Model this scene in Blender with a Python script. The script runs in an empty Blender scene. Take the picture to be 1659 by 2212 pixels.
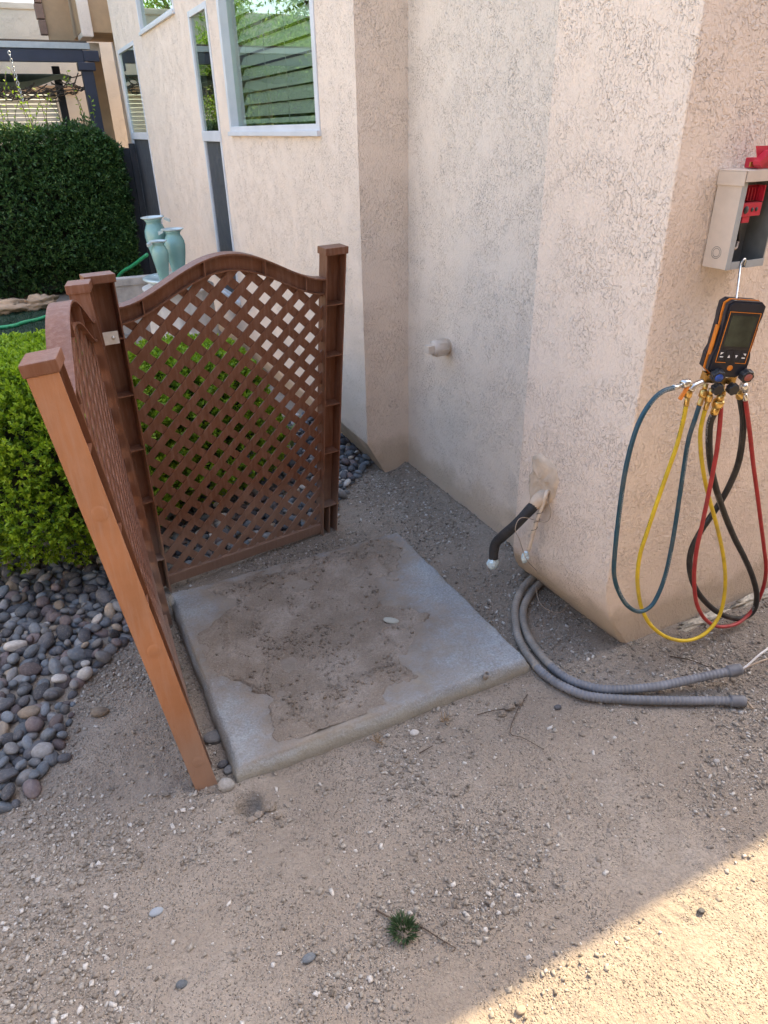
import bpy, bmesh, math, random
import numpy as np
from mathutils import Vector, Matrix, Quaternion

random.seed(7); rng = np.random.default_rng(7)
SC = bpy.context.scene
COL = SC.collection
R = math.radians

# ---------------------------------------------------------------- camera
PW, PH, PF = 1659.0, 2212.0, 1500.0          # measuring frame of the photograph and its focal length
PITCH, ROLL, YAW, HC = R(29.0), R(1.17), R(25.75), 1.5
def _axes():
    f = np.array([0, math.cos(PITCH), -math.sin(PITCH)]); r = np.array([1., 0, 0]); u = np.cross(r, f)
    c, s = math.cos(ROLL), math.sin(ROLL)
    r2 = c*r - s*u; u2 = s*r + c*u
    c, s = math.cos(YAW), math.sin(YAW)
    M = np.array([[c, s, 0], [-s, c, 0], [0, 0, 1.]])
    return M@r2, M@u2, M@f
CR, CU, CF = _axes()
cam = bpy.data.cameras.new('camera'); camo = bpy.data.objects.new('camera', cam); COL.objects.link(camo)
cam.sensor_fit = 'VERTICAL'; cam.sensor_height = 32.0; cam.lens = PF/PH*32.0
cam.clip_start = 0.02; cam.clip_end = 500
camo.matrix_world = Matrix(((CR[0], CU[0], -CF[0], 0), (CR[1], CU[1], -CF[1], 0), (CR[2], CU[2], -CF[2], HC), (0, 0, 0, 1)))
SC.camera = camo

# ---------------------------------------------------------------- light
SUN = Vector((0.78, 0.222, 1.0)).normalized()   # towards the sun
world = bpy.data.worlds.new('World'); SC.world = world; world.use_nodes = True
wn = world.node_tree.nodes; bg = wn['Background']
sky = wn.new('ShaderNodeTexSky'); sky.sky_type = 'NISHITA'; sky.sun_disc = False
sky.sun_elevation = math.asin(SUN.z); sky.sun_rotation = math.atan2(SUN.x, SUN.y)
sky.air_density = 1.0; sky.dust_density = 2.5; sky.ozone_density = 1.0
world.node_tree.links.new(sky.outputs[0], bg.inputs[0]); bg.inputs[1].default_value = 0.15
sl = bpy.data.lights.new('sun', 'SUN'); sl.energy = 2.4; sl.angle = R(0.5); sl.color = (1, 0.83, 0.56)
slo = bpy.data.objects.new('sun', sl); COL.objects.link(slo)
slo.rotation_euler = SUN.to_track_quat('Z', 'Y').to_euler(); slo.location = (4, 2, 8)
vs = SC.view_settings; vs.view_transform = 'Standard'; vs.look = 'None'; vs.gamma = 1.0; vs.exposure = 2.32
vs.use_curve_mapping = False
SC.cycles.max_bounces = 7; SC.cycles.diffuse_bounces = 3; SC.cycles.glossy_bounces = 3; SC.cycles.transmission_bounces = 3
vs.use_white_balance = True; vs.white_balance_temperature = 7150; vs.white_balance_tint = 10

# ---------------------------------------------------------------- measuring helpers (photo point -> place)
def ray(x, y): return CF + CR*(x-PW/2)/PF - CU*(y-PH/2)/PF
def at_z(x, y, z=0.0):
    d = ray(x, y); return np.array([0, 0, HC]) + d*((z-HC)/d[2])
def at_x(x, y, X):
    d = ray(x, y); return np.array([0, 0, HC]) + d*(X/d[0])
def at_y(x, y, Y):
    d = ray(x, y); return np.array([0, 0, HC]) + d*(Y/d[1])
def to_px(P):
    v = np.asarray(P, float) - np.array([0, 0, HC]); z = v@CF
    return PW/2 + PF*(v@CR)/z, PH/2 - PF*(v@CU)/z

# ---------------------------------------------------------------- noise
def _hash(ix, iy, s):
    n = (ix.astype(np.int64)*374761393 + iy.astype(np.int64)*668265263 + s*982451653) & 0xffffffff
    n = ((n ^ (n >> 13))*1274126177) & 0xffffffff
    return ((n ^ (n >> 16)) & 0xffffff)/float(0xffffff)
def vnoise(x, y, s=0):
    x = np.asarray(x, float); y = np.asarray(y, float)
    ix = np.floor(x); iy = np.floor(y); fx = x-ix; fy = y-iy
    fx = fx*fx*(3-2*fx); fy = fy*fy*(3-2*fy)
    a = _hash(ix, iy, s); b = _hash(ix+1, iy, s); c = _hash(ix, iy+1, s); d = _hash(ix+1, iy+1, s)
    return (a*(1-fx)+b*fx)*(1-fy) + (c*(1-fx)+d*fx)*fy
def fbm(x, y, s=0, o=4):
    t = 0; a = 0.5
    for k in range(o):
        t = t + a*vnoise(x*2**k+17.3*k, y*2**k-9.1*k, s+k); a *= 0.5
    return t

# ---------------------------------------------------------------- mesh helpers
def link(name, me, mat=None, parent=None, smooth=False):
    if mat is not None and not me.materials: me.materials.append(mat)
    if smooth:
        me.polygons.foreach_set('use_smooth', [True]*len(me.polygons))
    o = bpy.data.objects.new(name, me); COL.objects.link(o)
    if parent is not None: o.parent = parent
    return o
def pydata(name, v, f, mat=None, parent=None, smooth=False):
    me = bpy.data.meshes.new(name); me.from_pydata([tuple(map(float, p)) for p in v], [], f); me.update()
    return link(name, me, mat, parent, smooth)
def npmesh(name, V, F):
    """V (n,3), F (m,k) numpy"""
    me = bpy.data.meshes.new(name); m, k = F.shape
    me.vertices.add(len(V)); me.vertices.foreach_set('co', np.asarray(V, np.float32).ravel())
    me.loops.add(m*k); me.loops.foreach_set('vertex_index', np.asarray(F, np.int32).ravel())
    me.polygons.add(m); me.polygons.foreach_set('loop_start', np.arange(m, dtype=np.int32)*k)
    me.update(calc_edges=True); me.validate(); return me
def bmobj(name, bm, mat=None, parent=None, smooth=False):
    me = bpy.data.meshes.new(name); bm.to_mesh(me); bm.free()
    return link(name, me, mat, parent, smooth)
def empty(name, loc=(0, 0, 0)):
    o = bpy.data.objects.new(name, None); COL.objects.link(o); o.empty_display_size = 0.1
    return o          # kept at the origin: children carry world coordinates unless moved
def tag(o, label=None, cat=None, group=None, kind=None):
    if label: o['label'] = label
    if cat: o['category'] = cat
    if group: o['group'] = group
    if kind: o['kind'] = kind
    return o
def bbox(bm, x0, x1, y0, y1, z0, z1, bev=0.0, M=None):
    g = bmesh.ops.create_cube(bm, size=1.0)['verts']
    for v in g:
        v.co = Vector(((x0+x1)/2+v.co.x*(x1-x0), (y0+y1)/2+v.co.y*(y1-y0), (z0+z1)/2+v.co.z*(z1-z0)))
    if bev > 0:
        es = list({e for v in g for e in v.link_edges})
        r = bmesh.ops.bevel(bm, geom=es, offset=bev, segments=2, affect='EDGES', profile=0.7)
        g = list({v for f in r['faces'] for v in f.verts} | {v for v in g if v.is_valid})
    if M is not None:
        for v in g: v.co = M @ v.co
    return g
def box_obj(name, x0, x1, y0, y1, z0, z1, mat, parent=None, bev=0.0, M=None, smooth=False):
    bm = bmesh.new(); bbox(bm, x0, x1, y0, y1, z0, z1, bev, M); return bmobj(name, bm, mat, parent, smooth)
def spline(pts, n):
    """Catmull-Rom through pts, n samples (uniform arc length)"""
    P = np.asarray(pts, float); P = np.vstack([2*P[0]-P[1], P, 2*P[-1]-P[-2]])
    out = []
    for i in range(1, len(P)-2):
        t = np.linspace(0, 1, 24, endpoint=False)[:, None]
        p0, p1, p2, p3 = P[i-1], P[i], P[i+1], P[i+2]
        out.append(0.5*((2*p1)+(-p0+p2)*t+(2*p0-5*p1+4*p2-p3)*t**2+(-p0+3*p1-3*p2+p3)*t**3))
    Q = np.vstack(out+[P[-2][None]])
    s = np.concatenate([[0], np.cumsum(np.linalg.norm(np.diff(Q, axis=0), axis=1))])
    u = np.linspace(0, s[-1], n)
    return np.stack([np.interp(u, s, Q[:, k]) for k in range(3)], 1), s[-1]
def tube_data(Q, rad, sides=10, caps=True):
    Q = np.asarray(Q, float); n = len(Q); rad = np.broadcast_to(rad, (n,))
    T = np.gradient(Q, axis=0); T /= np.linalg.norm(T, axis=1)[:, None]+1e-12
    N = np.cross(T[0], [0.13, 0.2, 1.0]); 
    if np.linalg.norm(N) < 1e-3: N = np.cross(T[0], [1, 0, 0])
    N /= np.linalg.norm(N); V = []; a = np.linspace(0, 2*math.pi, sides, endpoint=False)
    for i in range(n):
        N = N - T[i]*(N@T[i]); N /= np.linalg.norm(N); B = np.cross(T[i], N)
        V.append(Q[i]+rad[i]*(np.cos(a)[:, None]*N+np.sin(a)[:, None]*B))
    V = np.vstack(V); F = []
    for i in range(n-1):
        for k in range(sides):
            k2 = (k+1) % sides
            F.append((i*sides+k, i*sides+k2, (i+1)*sides+k2, (i+1)*sides+k))
    if caps: F.append(tuple(range(sides))[::-1]); F.append(tuple((n-1)*sides+k for k in range(sides)))
    return V, F
def tube(name, pts, rad, mat, parent=None, n=None, sides=10, straight=False):
    if straight: Q = np.asarray(pts, float)
    else: Q, L = spline(pts, n or max(8, len(pts)*6))
    V, F = tube_data(Q, rad if np.isscalar(rad) else np.interp(np.linspace(0, 1, len(Q)), np.linspace(0, 1, len(rad)), rad), sides)
    return pydata(name, V, F, mat, parent, True)
def lathe(name, prof, mat, parent=None, seg=24, M=None, smooth=True):
    V = []; F = []
    for r, z in prof:
        for k in range(seg):
            a = 2*math.pi*k/seg; V.append(Vector((r*math.cos(a), r*math.sin(a), z)))
    for i in range(len(prof)-1):
        for k in range(seg):
            k2 = (k+1) % seg; F.append((i*seg+k, i*seg+k2, (i+1)*seg+k2, (i+1)*seg+k))
    if prof[0][0] > 1e-5: F.append(tuple(range(seg))[::-1])
    if prof[-1][0] > 1e-5: F.append(tuple((len(prof)-1)*seg+k for k in range(seg)))
    if M is not None: V = [M @ v for v in V]
    return pydata(name, V, F, mat, parent, smooth)
def frame_to(p, d):
    """matrix placing local z along d at p"""
    q = Vector(d).normalized().to_track_quat('Z', 'Y'); return Matrix.Translation(Vector(p)) @ q.to_matrix().to_4x4()

# ---------------------------------------------------------------- materials
class NT:
    def __init__(s, name):
        s.m = bpy.data.materials.new(name); s.m.use_nodes = True; s.t = s.m.node_tree; s.n = s.t.nodes
        s.b = s.n['Principled BSDF']; s.out = s.n['Material Output']
    def L(s, a, b): s.t.links.new(a, b)
    def new(s, t, **k):
        n = s.n.new(t)
        for a, v in k.items(): setattr(n, a, v)
        return n
    def coord(s, obj=False):
        if obj: return s.new('ShaderNodeTexCoord').outputs['Object']
        return s.new('ShaderNodeNewGeometry').outputs['Position']
    def scale(s, vec, sc):
        m = s.new('ShaderNodeMapping'); m.inputs['Scale'].default_value = sc; s.L(vec, m.inputs[0]); return m.outputs[0]
    def noise(s, vec, sc, det=4, rough=0.55, dist=0.0):
        n = s.new('ShaderNodeTexNoise'); n.inputs['Scale'].default_value = sc; n.inputs['Detail'].default_value = det
        n.inputs['Roughness'].default_value = rough; n.inputs['Distortion'].default_value = dist
        if vec is not None: s.L(vec, n.inputs['Vector'])
        return n.outputs[0]
    def voro(s, vec, sc, feat='F1', rnd=1.0):
        n = s.new('ShaderNodeTexVoronoi', feature=feat); n.inputs['Scale'].default_value = sc
        n.inputs['Randomness'].default_value = rnd
        if vec is not None: s.L(vec, n.inputs['Vector'])
        return n.outputs['Distance']
    def ramp(s, fac, stops, interp='LINEAR'):
        r = s.new('ShaderNodeValToRGB'); cr = r.color_ramp; cr.interpolation = interp
        while len(cr.elements) < len(stops): cr.elements.new(0.5)
        for e, (p, c) in zip(cr.elements, stops):
            e.position = p; e.color = (*c, 1) if hasattr(c, '__len__') else (c, c, c, 1)
        s.L(fac, r.inputs[0]); return r.outputs[0]
    def mix(s, fac, a, b, mode='MIX'):
        m = s.new('ShaderNodeMix', data_type='RGBA', blend_type=mode)
        for i, v in ((0, fac), (6, a), (7, b)):
            sk = m.inputs[i]
            if hasattr(v, 'is_output'): s.L(v, sk)
            elif i == 0: sk.default_value = v
            else: sk.default_value = (*v, 1)
        return m.outputs[2]
    def math(s, op, a, b=0.0):
        m = s.new('ShaderNodeMath', operation=op)
        for i, v in enumerate((a, b)):
            if hasattr(v, 'is_output'): s.L(v, m.inputs[i])
            else: m.inputs[i].default_value = v
        return m.outputs[0]
    def bump(s, h, dist=0.01, st=1.0, prev=None):
        b = s.new('ShaderNodeBump'); b.inputs['Strength'].default_value = st; b.inputs['Distance'].default_value = dist
        s.L(h, b.inputs['Height'])
        if prev is not None: s.L(prev, b.inputs['Normal'])
        return b.outputs[0]
    def set(s, col=None, rough=None, metal=None, normal=None, spec=None):
        for k, v in (('Base Color', col), ('Roughness', rough), ('Metallic', metal), ('Normal', normal), ('Specular IOR Level', spec)):
            if v is None: continue
            if hasattr(v, 'is_output'): s.L(v, s.b.inputs[k])
            else: s.b.inputs[k].default_value = (*v, 1) if hasattr(v, '__len__') else v
        return s.m
def simple(name, col, rough=0.5, metal=0.0, nscale=60, var=0.18, bump=0.0, spec=0.5):
    t = NT(name); p = t.coord(True)
    n = t.noise(p, nscale, 4)
    lo = tuple(c*(1-var) for c in col); hi = tuple(min(1, c*(1+var)) for c in col)
    c = t.ramp(n, [(0.3, lo), (0.7, hi)])
    nm = t.bump(t.noise(p, nscale*3, 3), 0.002, bump) if bump else None
    r = t.ramp(t.noise(p, nscale*0.5, 3), [(0.3, max(0, rough-0.1)), (0.7, min(1, rough+0.1))])
    return t.set(c, r, metal, nm, spec)

def stucco_mat(name, base, stain=True):
    t = NT(name); p = t.coord()
    # lace of trowelled plateaus with sharp, eroded edges, over a sandy skin
    warp = t.new('ShaderNodeVectorMath', operation='ADD')
    wn_ = t.new('ShaderNodeTexNoise'); wn_.inputs['Scale'].default_value = 22; t.L(p, wn_.inputs['Vector'])
    sc_ = t.new('ShaderNodeVectorMath', operation='SCALE'); sc_.inputs['Scale'].default_value = 0.022; t.L(wn_.outputs[1], sc_.inputs[0])
    t.L(p, warp.inputs[0]); t.L(sc_.outputs[0], warp.inputs[1]); q = warp.outputs[0]
    st = t.scale(q, (1.0, 1.0, 0.66))
    n1 = t.noise(st, 84, 2, 0.6)
    plate = t.ramp(n1, [(0.46, 0.0), (0.53, 1.0)])
    crev = t.ramp(t.math('ABSOLUTE', t.math('SUBTRACT', n1, 0.47)), [(0.0, 1.0), (0.03, 0.0)])
    zone = t.math('MULTIPLY', t.ramp(t.noise(p, 11, 5, 0.7), [(0.36, 0.15), (0.60, 1.0)]), t.ramp(t.noise(p, 3.3, 3, 0.6), [(0.36, 0.35), (0.52, 1.0)]))
    cut = t.math('MULTIPLY', t.ramp(t.noise(p, 130, 1), [(0.50, 0.0), (0.60, 1.0)]), zone)
    cv = t.math('MULTIPLY', crev, cut)
    grain = t.noise(st, 165, 3, 0.65)
    pits = t.math('MULTIPLY', t.ramp(t.noise(p, 230, 0), [(0.24, 1.0), (0.31, 0.0)]), zone)
    h = t.math('SUBTRACT', t.math('MULTIPLY', t.math('MULTIPLY', plate, zone), 0.62), t.math('MULTIPLY', t.math('ADD', cv, pits), 0.8))
    h = t.math('ADD', h, t.math('MULTIPLY', grain, 0.85))
    h = t.math('ADD', h, t.math('MULTIPLY', t.noise(p, 9, 2), 0.9))
    nm = t.bump(h, 0.0040, 1.0)
    big = t.noise(p, 1.7, 4)
    c = t.ramp(big, [(0.3, tuple(k*0.95 for k in base)), (0.7, tuple(min(1, k*1.03) for k in base))])
    # darker pits and crevices: their shade is put into the colour
    c = t.mix(t.math('MULTIPLY', t.math('ADD', cv, pits), 0.19), c, tuple(k*0.45 for k in base))
    if stain:   # splashed earth along the foot of the wall
        sx = t.new('ShaderNodeSeparateXYZ'); t.L(p, sx.inputs[0])
        zz = t.math('ADD', sx.outputs[2], t.math('MULTIPLY', t.noise(p, 7, 4), -0.22))
        foot = t.ramp(zz, [(0.0, 0.6), (0.07, 0.0)])
        c = t.mix(foot, c, (0.50, 0.39, 0.275))
    return t.set(c, 0.92, 0, nm, 0.15)
def dirt_mat():
    t = NT('dirt'); p = t.coord()
    n = t.noise(p, 2.2, 6, 0.6); n2 = t.noise(p, 14, 5, 0.6); n3 = t.noise(p, 120, 4, 0.7)
    c = t.ramp(n, [(0.3, (0.275, 0.228, 0.184)), (0.5, (0.33, 0.28, 0.23)), (0.72, (0.39, 0.345, 0.295))])
    c = t.mix(t.ramp(n2, [(0.4, 0.0), (0.7, 0.6)]), c, (0.28, 0.235, 0.19))
    grit = t.voro(p, 190)
    gcol = t.ramp(t.noise(p, 170, 0), [(0.32, (0.17, 0.142, 0.115)), (0.5, (0.30, 0.26, 0.215)), (0.68, (0.50, 0.47, 0.42))])
    gm = t.math('MULTIPLY', t.ramp(grit, [(0.22, 1.0), (0.42, 0.0)]), t.ramp(t.noise(p, 6, 4), [(0.36, 0.2), (0.58, 0.85)]))
    c = t.mix(gm, c, gcol)
    c = t.mix(t.ramp(n3, [(0.35, 0.3), (0.55, 0.0)]), c, (0.16, 0.13, 0.105))
    gh = t.math('MULTIPLY', t.math('SUBTRACT', 0.45, grit), gm)
    h = t.math('ADD', t.math('MULTIPLY', gh, 2.0), t.math('MULTIPLY', n3, 0.7))
    h = t.math('ADD', h, t.math('MULTIPLY', t.noise(p, 45, 4), 1.2))
    return t.set(c, 0.95, 0, t.bump(h, 0.008, 1.0), 0.1)
def concrete_mat():
    t = NT('concrete'); p = t.coord()
    n = t.noise(p, 4, 5); f = t.noise(p, 150, 3)
    c = t.ramp(n, [(0.3, (0.265, 0.29, 0.312)), (0.7, (0.385, 0.425, 0.455))])
    c = t.mix(t.ramp(f, [(0.35, 0.4), (0.6, 0.0)]), c, (0.16, 0.155, 0.145))
    c = t.mix(t.ramp(t.noise(p, 300, 2), [(0.6, 0.0), (0.75, 0.55)]), c, (0.62, 0.62, 0.6))
    cr = t.voro(p, 42, 'DISTANCE_TO_EDGE')
    crk = t.math('MULTIPLY', t.ramp(cr, [(0.0, 1.0), (0.05, 0.0)]), t.ramp(t.noise(p, 3.4, 3), [(0.50, 0.0), (0.64, 0.4)]))
    c = t.mix(crk, c, (0.16, 0.145, 0.125))
    c = t.mix(t.ramp(t.noise(p, 9, 5, 0.65), [(0.5, 0.0), (0.75, 0.35)]), c, (0.30, 0.255, 0.21))
    du = t.new('ShaderNodeAttribute', attribute_name='dust').outputs['Fac']
    dm = t.math('MULTIPLY', t.ramp(t.math('ADD', du, t.math('MULTIPLY', t.math('SUBTRACT', t.noise(p, 26, 6, 0.7), 0.5), 0.9)), [(0.25, 0.0), (0.75, 1.0)]), 0.92)
    c = t.mix(dm, c, t.ramp(t.noise(p, 13, 5), [(0.3, (0.205, 0.168, 0.132)), (0.7, (0.30, 0.256, 0.212))]))
    # earth-stained sides
    sx = t.new('ShaderNodeSeparateXYZ'); t.L(p, sx.inputs[0])
    c = t.mix(t.ramp(t.math('ADD', sx.outputs[2], t.math('MULTIPLY', t.noise(p, 12, 4), -0.05)), [(-0.01, 0.7), (0.03, 0.0)]), c, (0.33, 0.295, 0.225))
    h = t.math('SUBTRACT', t.math('ADD', f, t.math('MULTIPLY', t.noise(p, 40, 4), 1.5)), t.math('MULTIPLY', crk, 0.8))
    return t.set(c, 0.88, 0, t.bump(h, 0.003, 0.9), 0.2)
def crust_mat():
    t = NT('dried_mud'); p = t.coord()
    n = t.noise(p, 7, 6, 0.6); f = t.noise(p, 160, 3, 0.6)
    c = t.ramp(n, [(0.3, (0.215, 0.175, 0.138)), (0.5, (0.275, 0.232, 0.19)), (0.68, (0.375, 0.328, 0.28))])
    c = t.mix(t.ramp(f, [(0.33, 0.4), (0.55, 0.0)]), c, (0.20, 0.162, 0.128))
    c = t.mix(t.ramp(t.noise(p, 330, 1), [(0.64, 0.0), (0.74, 0.8)]), c, (0.46, 0.41, 0.36))
    cr = t.voro(p, 30, 'DISTANCE_TO_EDGE')
    crk = t.math('MULTIPLY', t.ramp(cr, [(0.0, 1.0), (0.03, 0.0)]), t.ramp(t.noise(p, 4.2, 3), [(0.68, 0.0), (0.76, 0.6)]))
    h = t.math('SUBTRACT', t.math('ADD', f, t.math('MULTIPLY', t.noise(p, 30, 5), 2.6)), t.math('MULTIPLY', crk, 1.5))
    c = t.mix(t.math('MULTIPLY', crk, 0.55), c, (0.07, 0.055, 0.045))
    return t.set(c, 0.96, 0, t.bump(h, 0.006, 1.0), 0.08)
def plastic_mat(name, base, pale=0.25):
    t = NT(name); p = t.coord()
    n = t.noise(p, 6, 5, 0.6)
    c = t.ramp(n, [(0.3, tuple(k*0.82 for k in base)), (0.7, tuple(k*1.12 for k in base))])
    g = t.noise(t.scale(p, (90, 90, 9)), 1.0, 5, 0.6)
    c = t.mix(t.ramp(g, [(0.45, 0.0), (0.75, pale)]), c, (0.46, 0.30, 0.23))
    sp = t.noise(p, 340, 2)
    c = t.mix(t.ramp(sp, [(0.66, 0.0), (0.78, 0.22)]), c, (0.42, 0.28, 0.21))
    # dust towards the ground, where rain splashes earth
    sx = t.new('ShaderNodeSeparateXYZ'); t.L(p, sx.inputs[0])
    d = t.ramp(t.math('ADD', sx.outputs[2], t.math('MULTIPLY', n, -0.35)), [(-0.0, 0.55), (0.16, 0.0)])
    c = t.mix(d, c, (0.30, 0.225, 0.18))
    h = t.math('ADD', g, t.math('MULTIPLY', sp, 0.3))
    return t.set(c, t.ramp(n, [(0.3, 0.42), (0.7, 0.6)]), 0, t.bump(h, 0.0016, 0.8), 0.4)
def leaf_mat(name, c1, c2, trans=0.3, rough=0.5):
    t = NT(name)
    a = t.new('ShaderNodeAttribute', attribute_name='tint').outputs['Fac']
    c = t.ramp(a, [(0.0, c1), (1.0, c2)])
    t.set(c, rough, 0, None, 0.35)
    tr = t.new('ShaderNodeBsdfTranslucent'); t.L(t.mix(0.35, c, (c2[0]*1.5, c2[1]*1.6, c2[2]*0.6)), tr.inputs[0])
    mx = t.new('ShaderNodeMixShader'); mx.inputs[0].default_value = trans
    t.L(t.b.outputs[0], mx.inputs[1]); t.L(tr.outputs[0], mx.inputs[2]); t.L(mx.outputs[0], t.out.inputs[0])
    return t.m
def tint_mat(name, stops, rough=0.85, bump=0.3, nsc=200):
    """stones: each stone's own colour sits in the 'tint' attribute"""
    t = NT(name); p = t.coord()
    a = t.new('ShaderNodeAttribute', attribute_name='tint').outputs['Fac']
    c = t.ramp(a, stops)
    n = t.noise(p, nsc, 3)
    c = t.mix(t.ramp(n, [(0.35, 0.35), (0.6, 0.0)]), c, tuple(k*0.5 for k in stops[0][1]))
    return t.set(c, rough, 0, t.bump(n, 0.002, bump), 0.25)
def pebble_mat(name, base, speck=None):
    t = NT(name); p = t.coord(True)
    rn = t.new('ShaderNodeObjectInfo').outputs['Random']
    off = t.new('ShaderNodeVectorMath', operation='ADD'); t.L(p, off.inputs[0]); t.L(rn, off.inputs[1])
    q = off.outputs[0]
    n = t.noise(q, 2.2, 5, 0.65)
    v = t.ramp(rn, [(0, 0.62), (1, 1.25)])
    c = t.ramp(n, [(0.3, tuple(k*0.75 for k in base)), (0.7, tuple(min(1, k*1.25) for k in base))])
    c = t.mix(1.0, c, v, 'MULTIPLY')
    f = t.noise(q, 22, 3)
    c = t.mix(t.ramp(f, [(0.58, 0.0), (0.75, 0.5)]), c, speck or tuple(min(1, k*1.8) for k in base))
    c = t.mix(t.ramp(t.noise(q, 4, 5), [(0.5, 0.0), (0.8, 0.5)]), c, (0.30, 0.26, 0.215))
    return t.set(c, 0.68, 0, t.bump(f, 0.02, 0.25), 0.35)

M = {}
M['stucco'] = stucco_mat('stucco', (0.84, 0.695, 0.575))
M['stucco_niche'] = stucco_mat('stucco_niche_shaded', (0.775, 0.67, 0.57))  # greyer copy of the stucco: the niche's shade is put into its colour
M['stucco_far'] = stucco_mat('stucco_neighbour', (0.62, 0.54, 0.44), False)
M['dirt'] = dirt_mat(); M['concrete'] = concrete_mat(); M['crust'] = crust_mat()
M['brown'] = plastic_mat('brown_resin', (0.18, 0.068, 0.033), 0.22)
M['brown_faded'] = plastic_mat('sun_faded_resin', (0.42, 0.185, 0.088), 0.35)
M['gravel'] = tint_mat('gravel', [(0.0, (0.16, 0.135, 0.11)), (0.45, (0.29, 0.25, 0.208)), (0.8, (0.37, 0.335, 0.285)), (1.0, (0.58, 0.55, 0.51))])
M['dark_block'] = simple('dark_low_bounce', (0.17, 0.125, 0.095), 0.9, 0, 3, 0.2, 0.4)  # dark so that the added rear wall bounces little light
M['white_frame'] = simple('white_vinyl', (0.62, 0.63, 0.65), 0.45, nscale=8, var=0.06)
M['blind'] = simple('blind_slat', (0.72, 0.72, 0.68), 0.55, nscale=10, var=0.05)
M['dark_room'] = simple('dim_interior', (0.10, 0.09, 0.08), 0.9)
M['grey_metal'] = simple('painted_metal', (0.36, 0.38, 0.38), 0.45, 0.0, 25, 0.08)
M['grey_inner'] = simple('galvanised_inside', (0.16, 0.17, 0.165), 0.45, 0.0, 25, 0.2)
M['beige_paint'] = simple('overpainted_metal', (0.60, 0.505, 0.42), 0.65, 0.0, 30, 0.06, 0.15)
M['red_plastic'] = simple('red_plastic', (0.50, 0.022, 0.045), 0.35, 0, 40, 0.12)
M['black'] = simple('black_rubber', (0.018, 0.018, 0.020), 0.5, 0, 60, 0.3, 0.2)
M['black_soft'] = simple('black_foam', (0.028, 0.027, 0.028), 0.75, 0, 90, 0.35, 0.6)
M['navy_case'] = simple('dark_case', (0.016, 0.018, 0.026), 0.42, 0, 60, 0.25, 0.15)
M['orange'] = simple('orange_rubber', (0.70, 0.21, 0.02), 0.5, 0, 60, 0.12)
M['screen'] = simple('unlit_screen', (0.048, 0.056, 0.038), 0.12, 0, 30, 0.3)
M['white_print'] = simple('white_print', (0.8, 0.8, 0.8), 0.5)
M['blue_plastic'] = simple('blue_plastic', (0.02, 0.08, 0.36), 0.4)
M['dull_red'] = simple('dull_red_plastic', (0.36, 0.10, 0.075), 0.5)
M['brass'] = simple('brass', (0.58, 0.38, 0.13), 0.3, 0.95, 80, 0.2)
M['steel'] = simple('steel', (0.62, 0.61, 0.58), 0.28, 0.95, 80, 0.15)
M['zinc'] = simple('zinc_strap', (0.60, 0.59, 0.57), 0.38, 0.35, 80, 0.08)
M['hose_blue'] = simple('blue_hose', (0.012, 0.062, 0.092), 0.4, 0, 60, 0.2, 0.1)
M['hose_yellow'] = simple('yellow_hose', (0.62, 0.43, 0.025), 0.42, 0, 60, 0.15, 0.1)
M['hose_red'] = simple('red_hose', (0.36, 0.028, 0.030), 0.4, 0, 60, 0.18, 0.1)
M['conduit'] = simple('grey_conduit', (0.165, 0.175, 0.195), 0.6, 0, 14, 0.3, 0.2)
M['conduit_dusty'] = simple('dusty_conduit', (0.27, 0.245, 0.215), 0.8, 0, 14, 0.25, 0.3)
M['copper_white'] = simple('overpainted_pipe', (0.66, 0.54, 0.42), 0.6, 0, 40, 0.12, 0.2)
M['foil'] = simple('foil_tape', (0.66, 0.82, 0.90), 0.3, 0.25, 90, 0.15, 0.5)
M['pvc'] = simple('painted_pvc', (0.62, 0.53, 0.45), 0.5, 0, 30, 0.06, 0.1)
M['patch'] = simple('smeared_mortar', (0.62, 0.485, 0.36), 0.85, 0, 25, 0.16, 1.0)
M['mortar'] = simple('rough_mortar', (0.52, 0.47, 0.38), 0.95, 0, 70, 0.35, 1.0)
M['wire'] = simple('thin_wire', (0.42, 0.33, 0.25), 0.5, 0.3)
def hose_mat(name, base, ink):
    t = NT(name); p = t.coord(True); al = t.new('ShaderNodeAttribute', attribute_name='along').outputs['Fac']; an = t.new('ShaderNodeAttribute', attribute_name='around').outputs['Fac']
    c = t.ramp(t.noise(p, 30, 5), [(0.3, tuple(k*0.8 for k in base)), (0.7, tuple(min(1, k*1.15) for k in base))])
    c = t.mix(t.ramp(t.noise(p, 11, 5, 0.7), [(0.52, 0.0), (0.75, 0.35)]), c, (0.20, 0.165, 0.13))        # handling grime
    cx = t.new('ShaderNodeCombineXYZ'); t.L(t.math('MULTIPLY', al, 420.0), cx.inputs[0]); t.L(t.math('MULTIPLY', an, 9.0), cx.inputs[1])
    glyph = t.ramp(t.noise(cx.outputs[0], 1.0, 1), [(0.50, 0.0), (0.54, 1.0)])                            # worn maker's print
    band = t.ramp(t.math('ABSOLUTE', t.math('SUBTRACT', an, 0.5)), [(0.085, 1.0), (0.095, 0.0)])
    word = t.ramp(t.math('FRACT', t.math('MULTIPLY', al, 3.3)), [(0.0, 1.0), (0.30, 1.0), (0.31, 0.0)])
    c = t.mix(t.math('MULTIPLY', t.math('MULTIPLY', glyph, band), t.math('MULTIPLY', word, 0.8)), c, ink)
    return t.set(c, t.ramp(t.noise(p, 20, 3), [(0.3, 0.36), (0.7, 0.6)]), 0, t.bump(t.noise(p, 300, 2), 0.0008, 0.4), 0.4)
M['hose_blue'] = hose_mat('blue_hose_printed', (0.012, 0.062, 0.092), (0.3, 0.32, 0.33)); M['hose_yellow'] = hose_mat('yellow_hose_printed', (0.62, 0.43, 0.025), (0.03, 0.03, 0.03))
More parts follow.
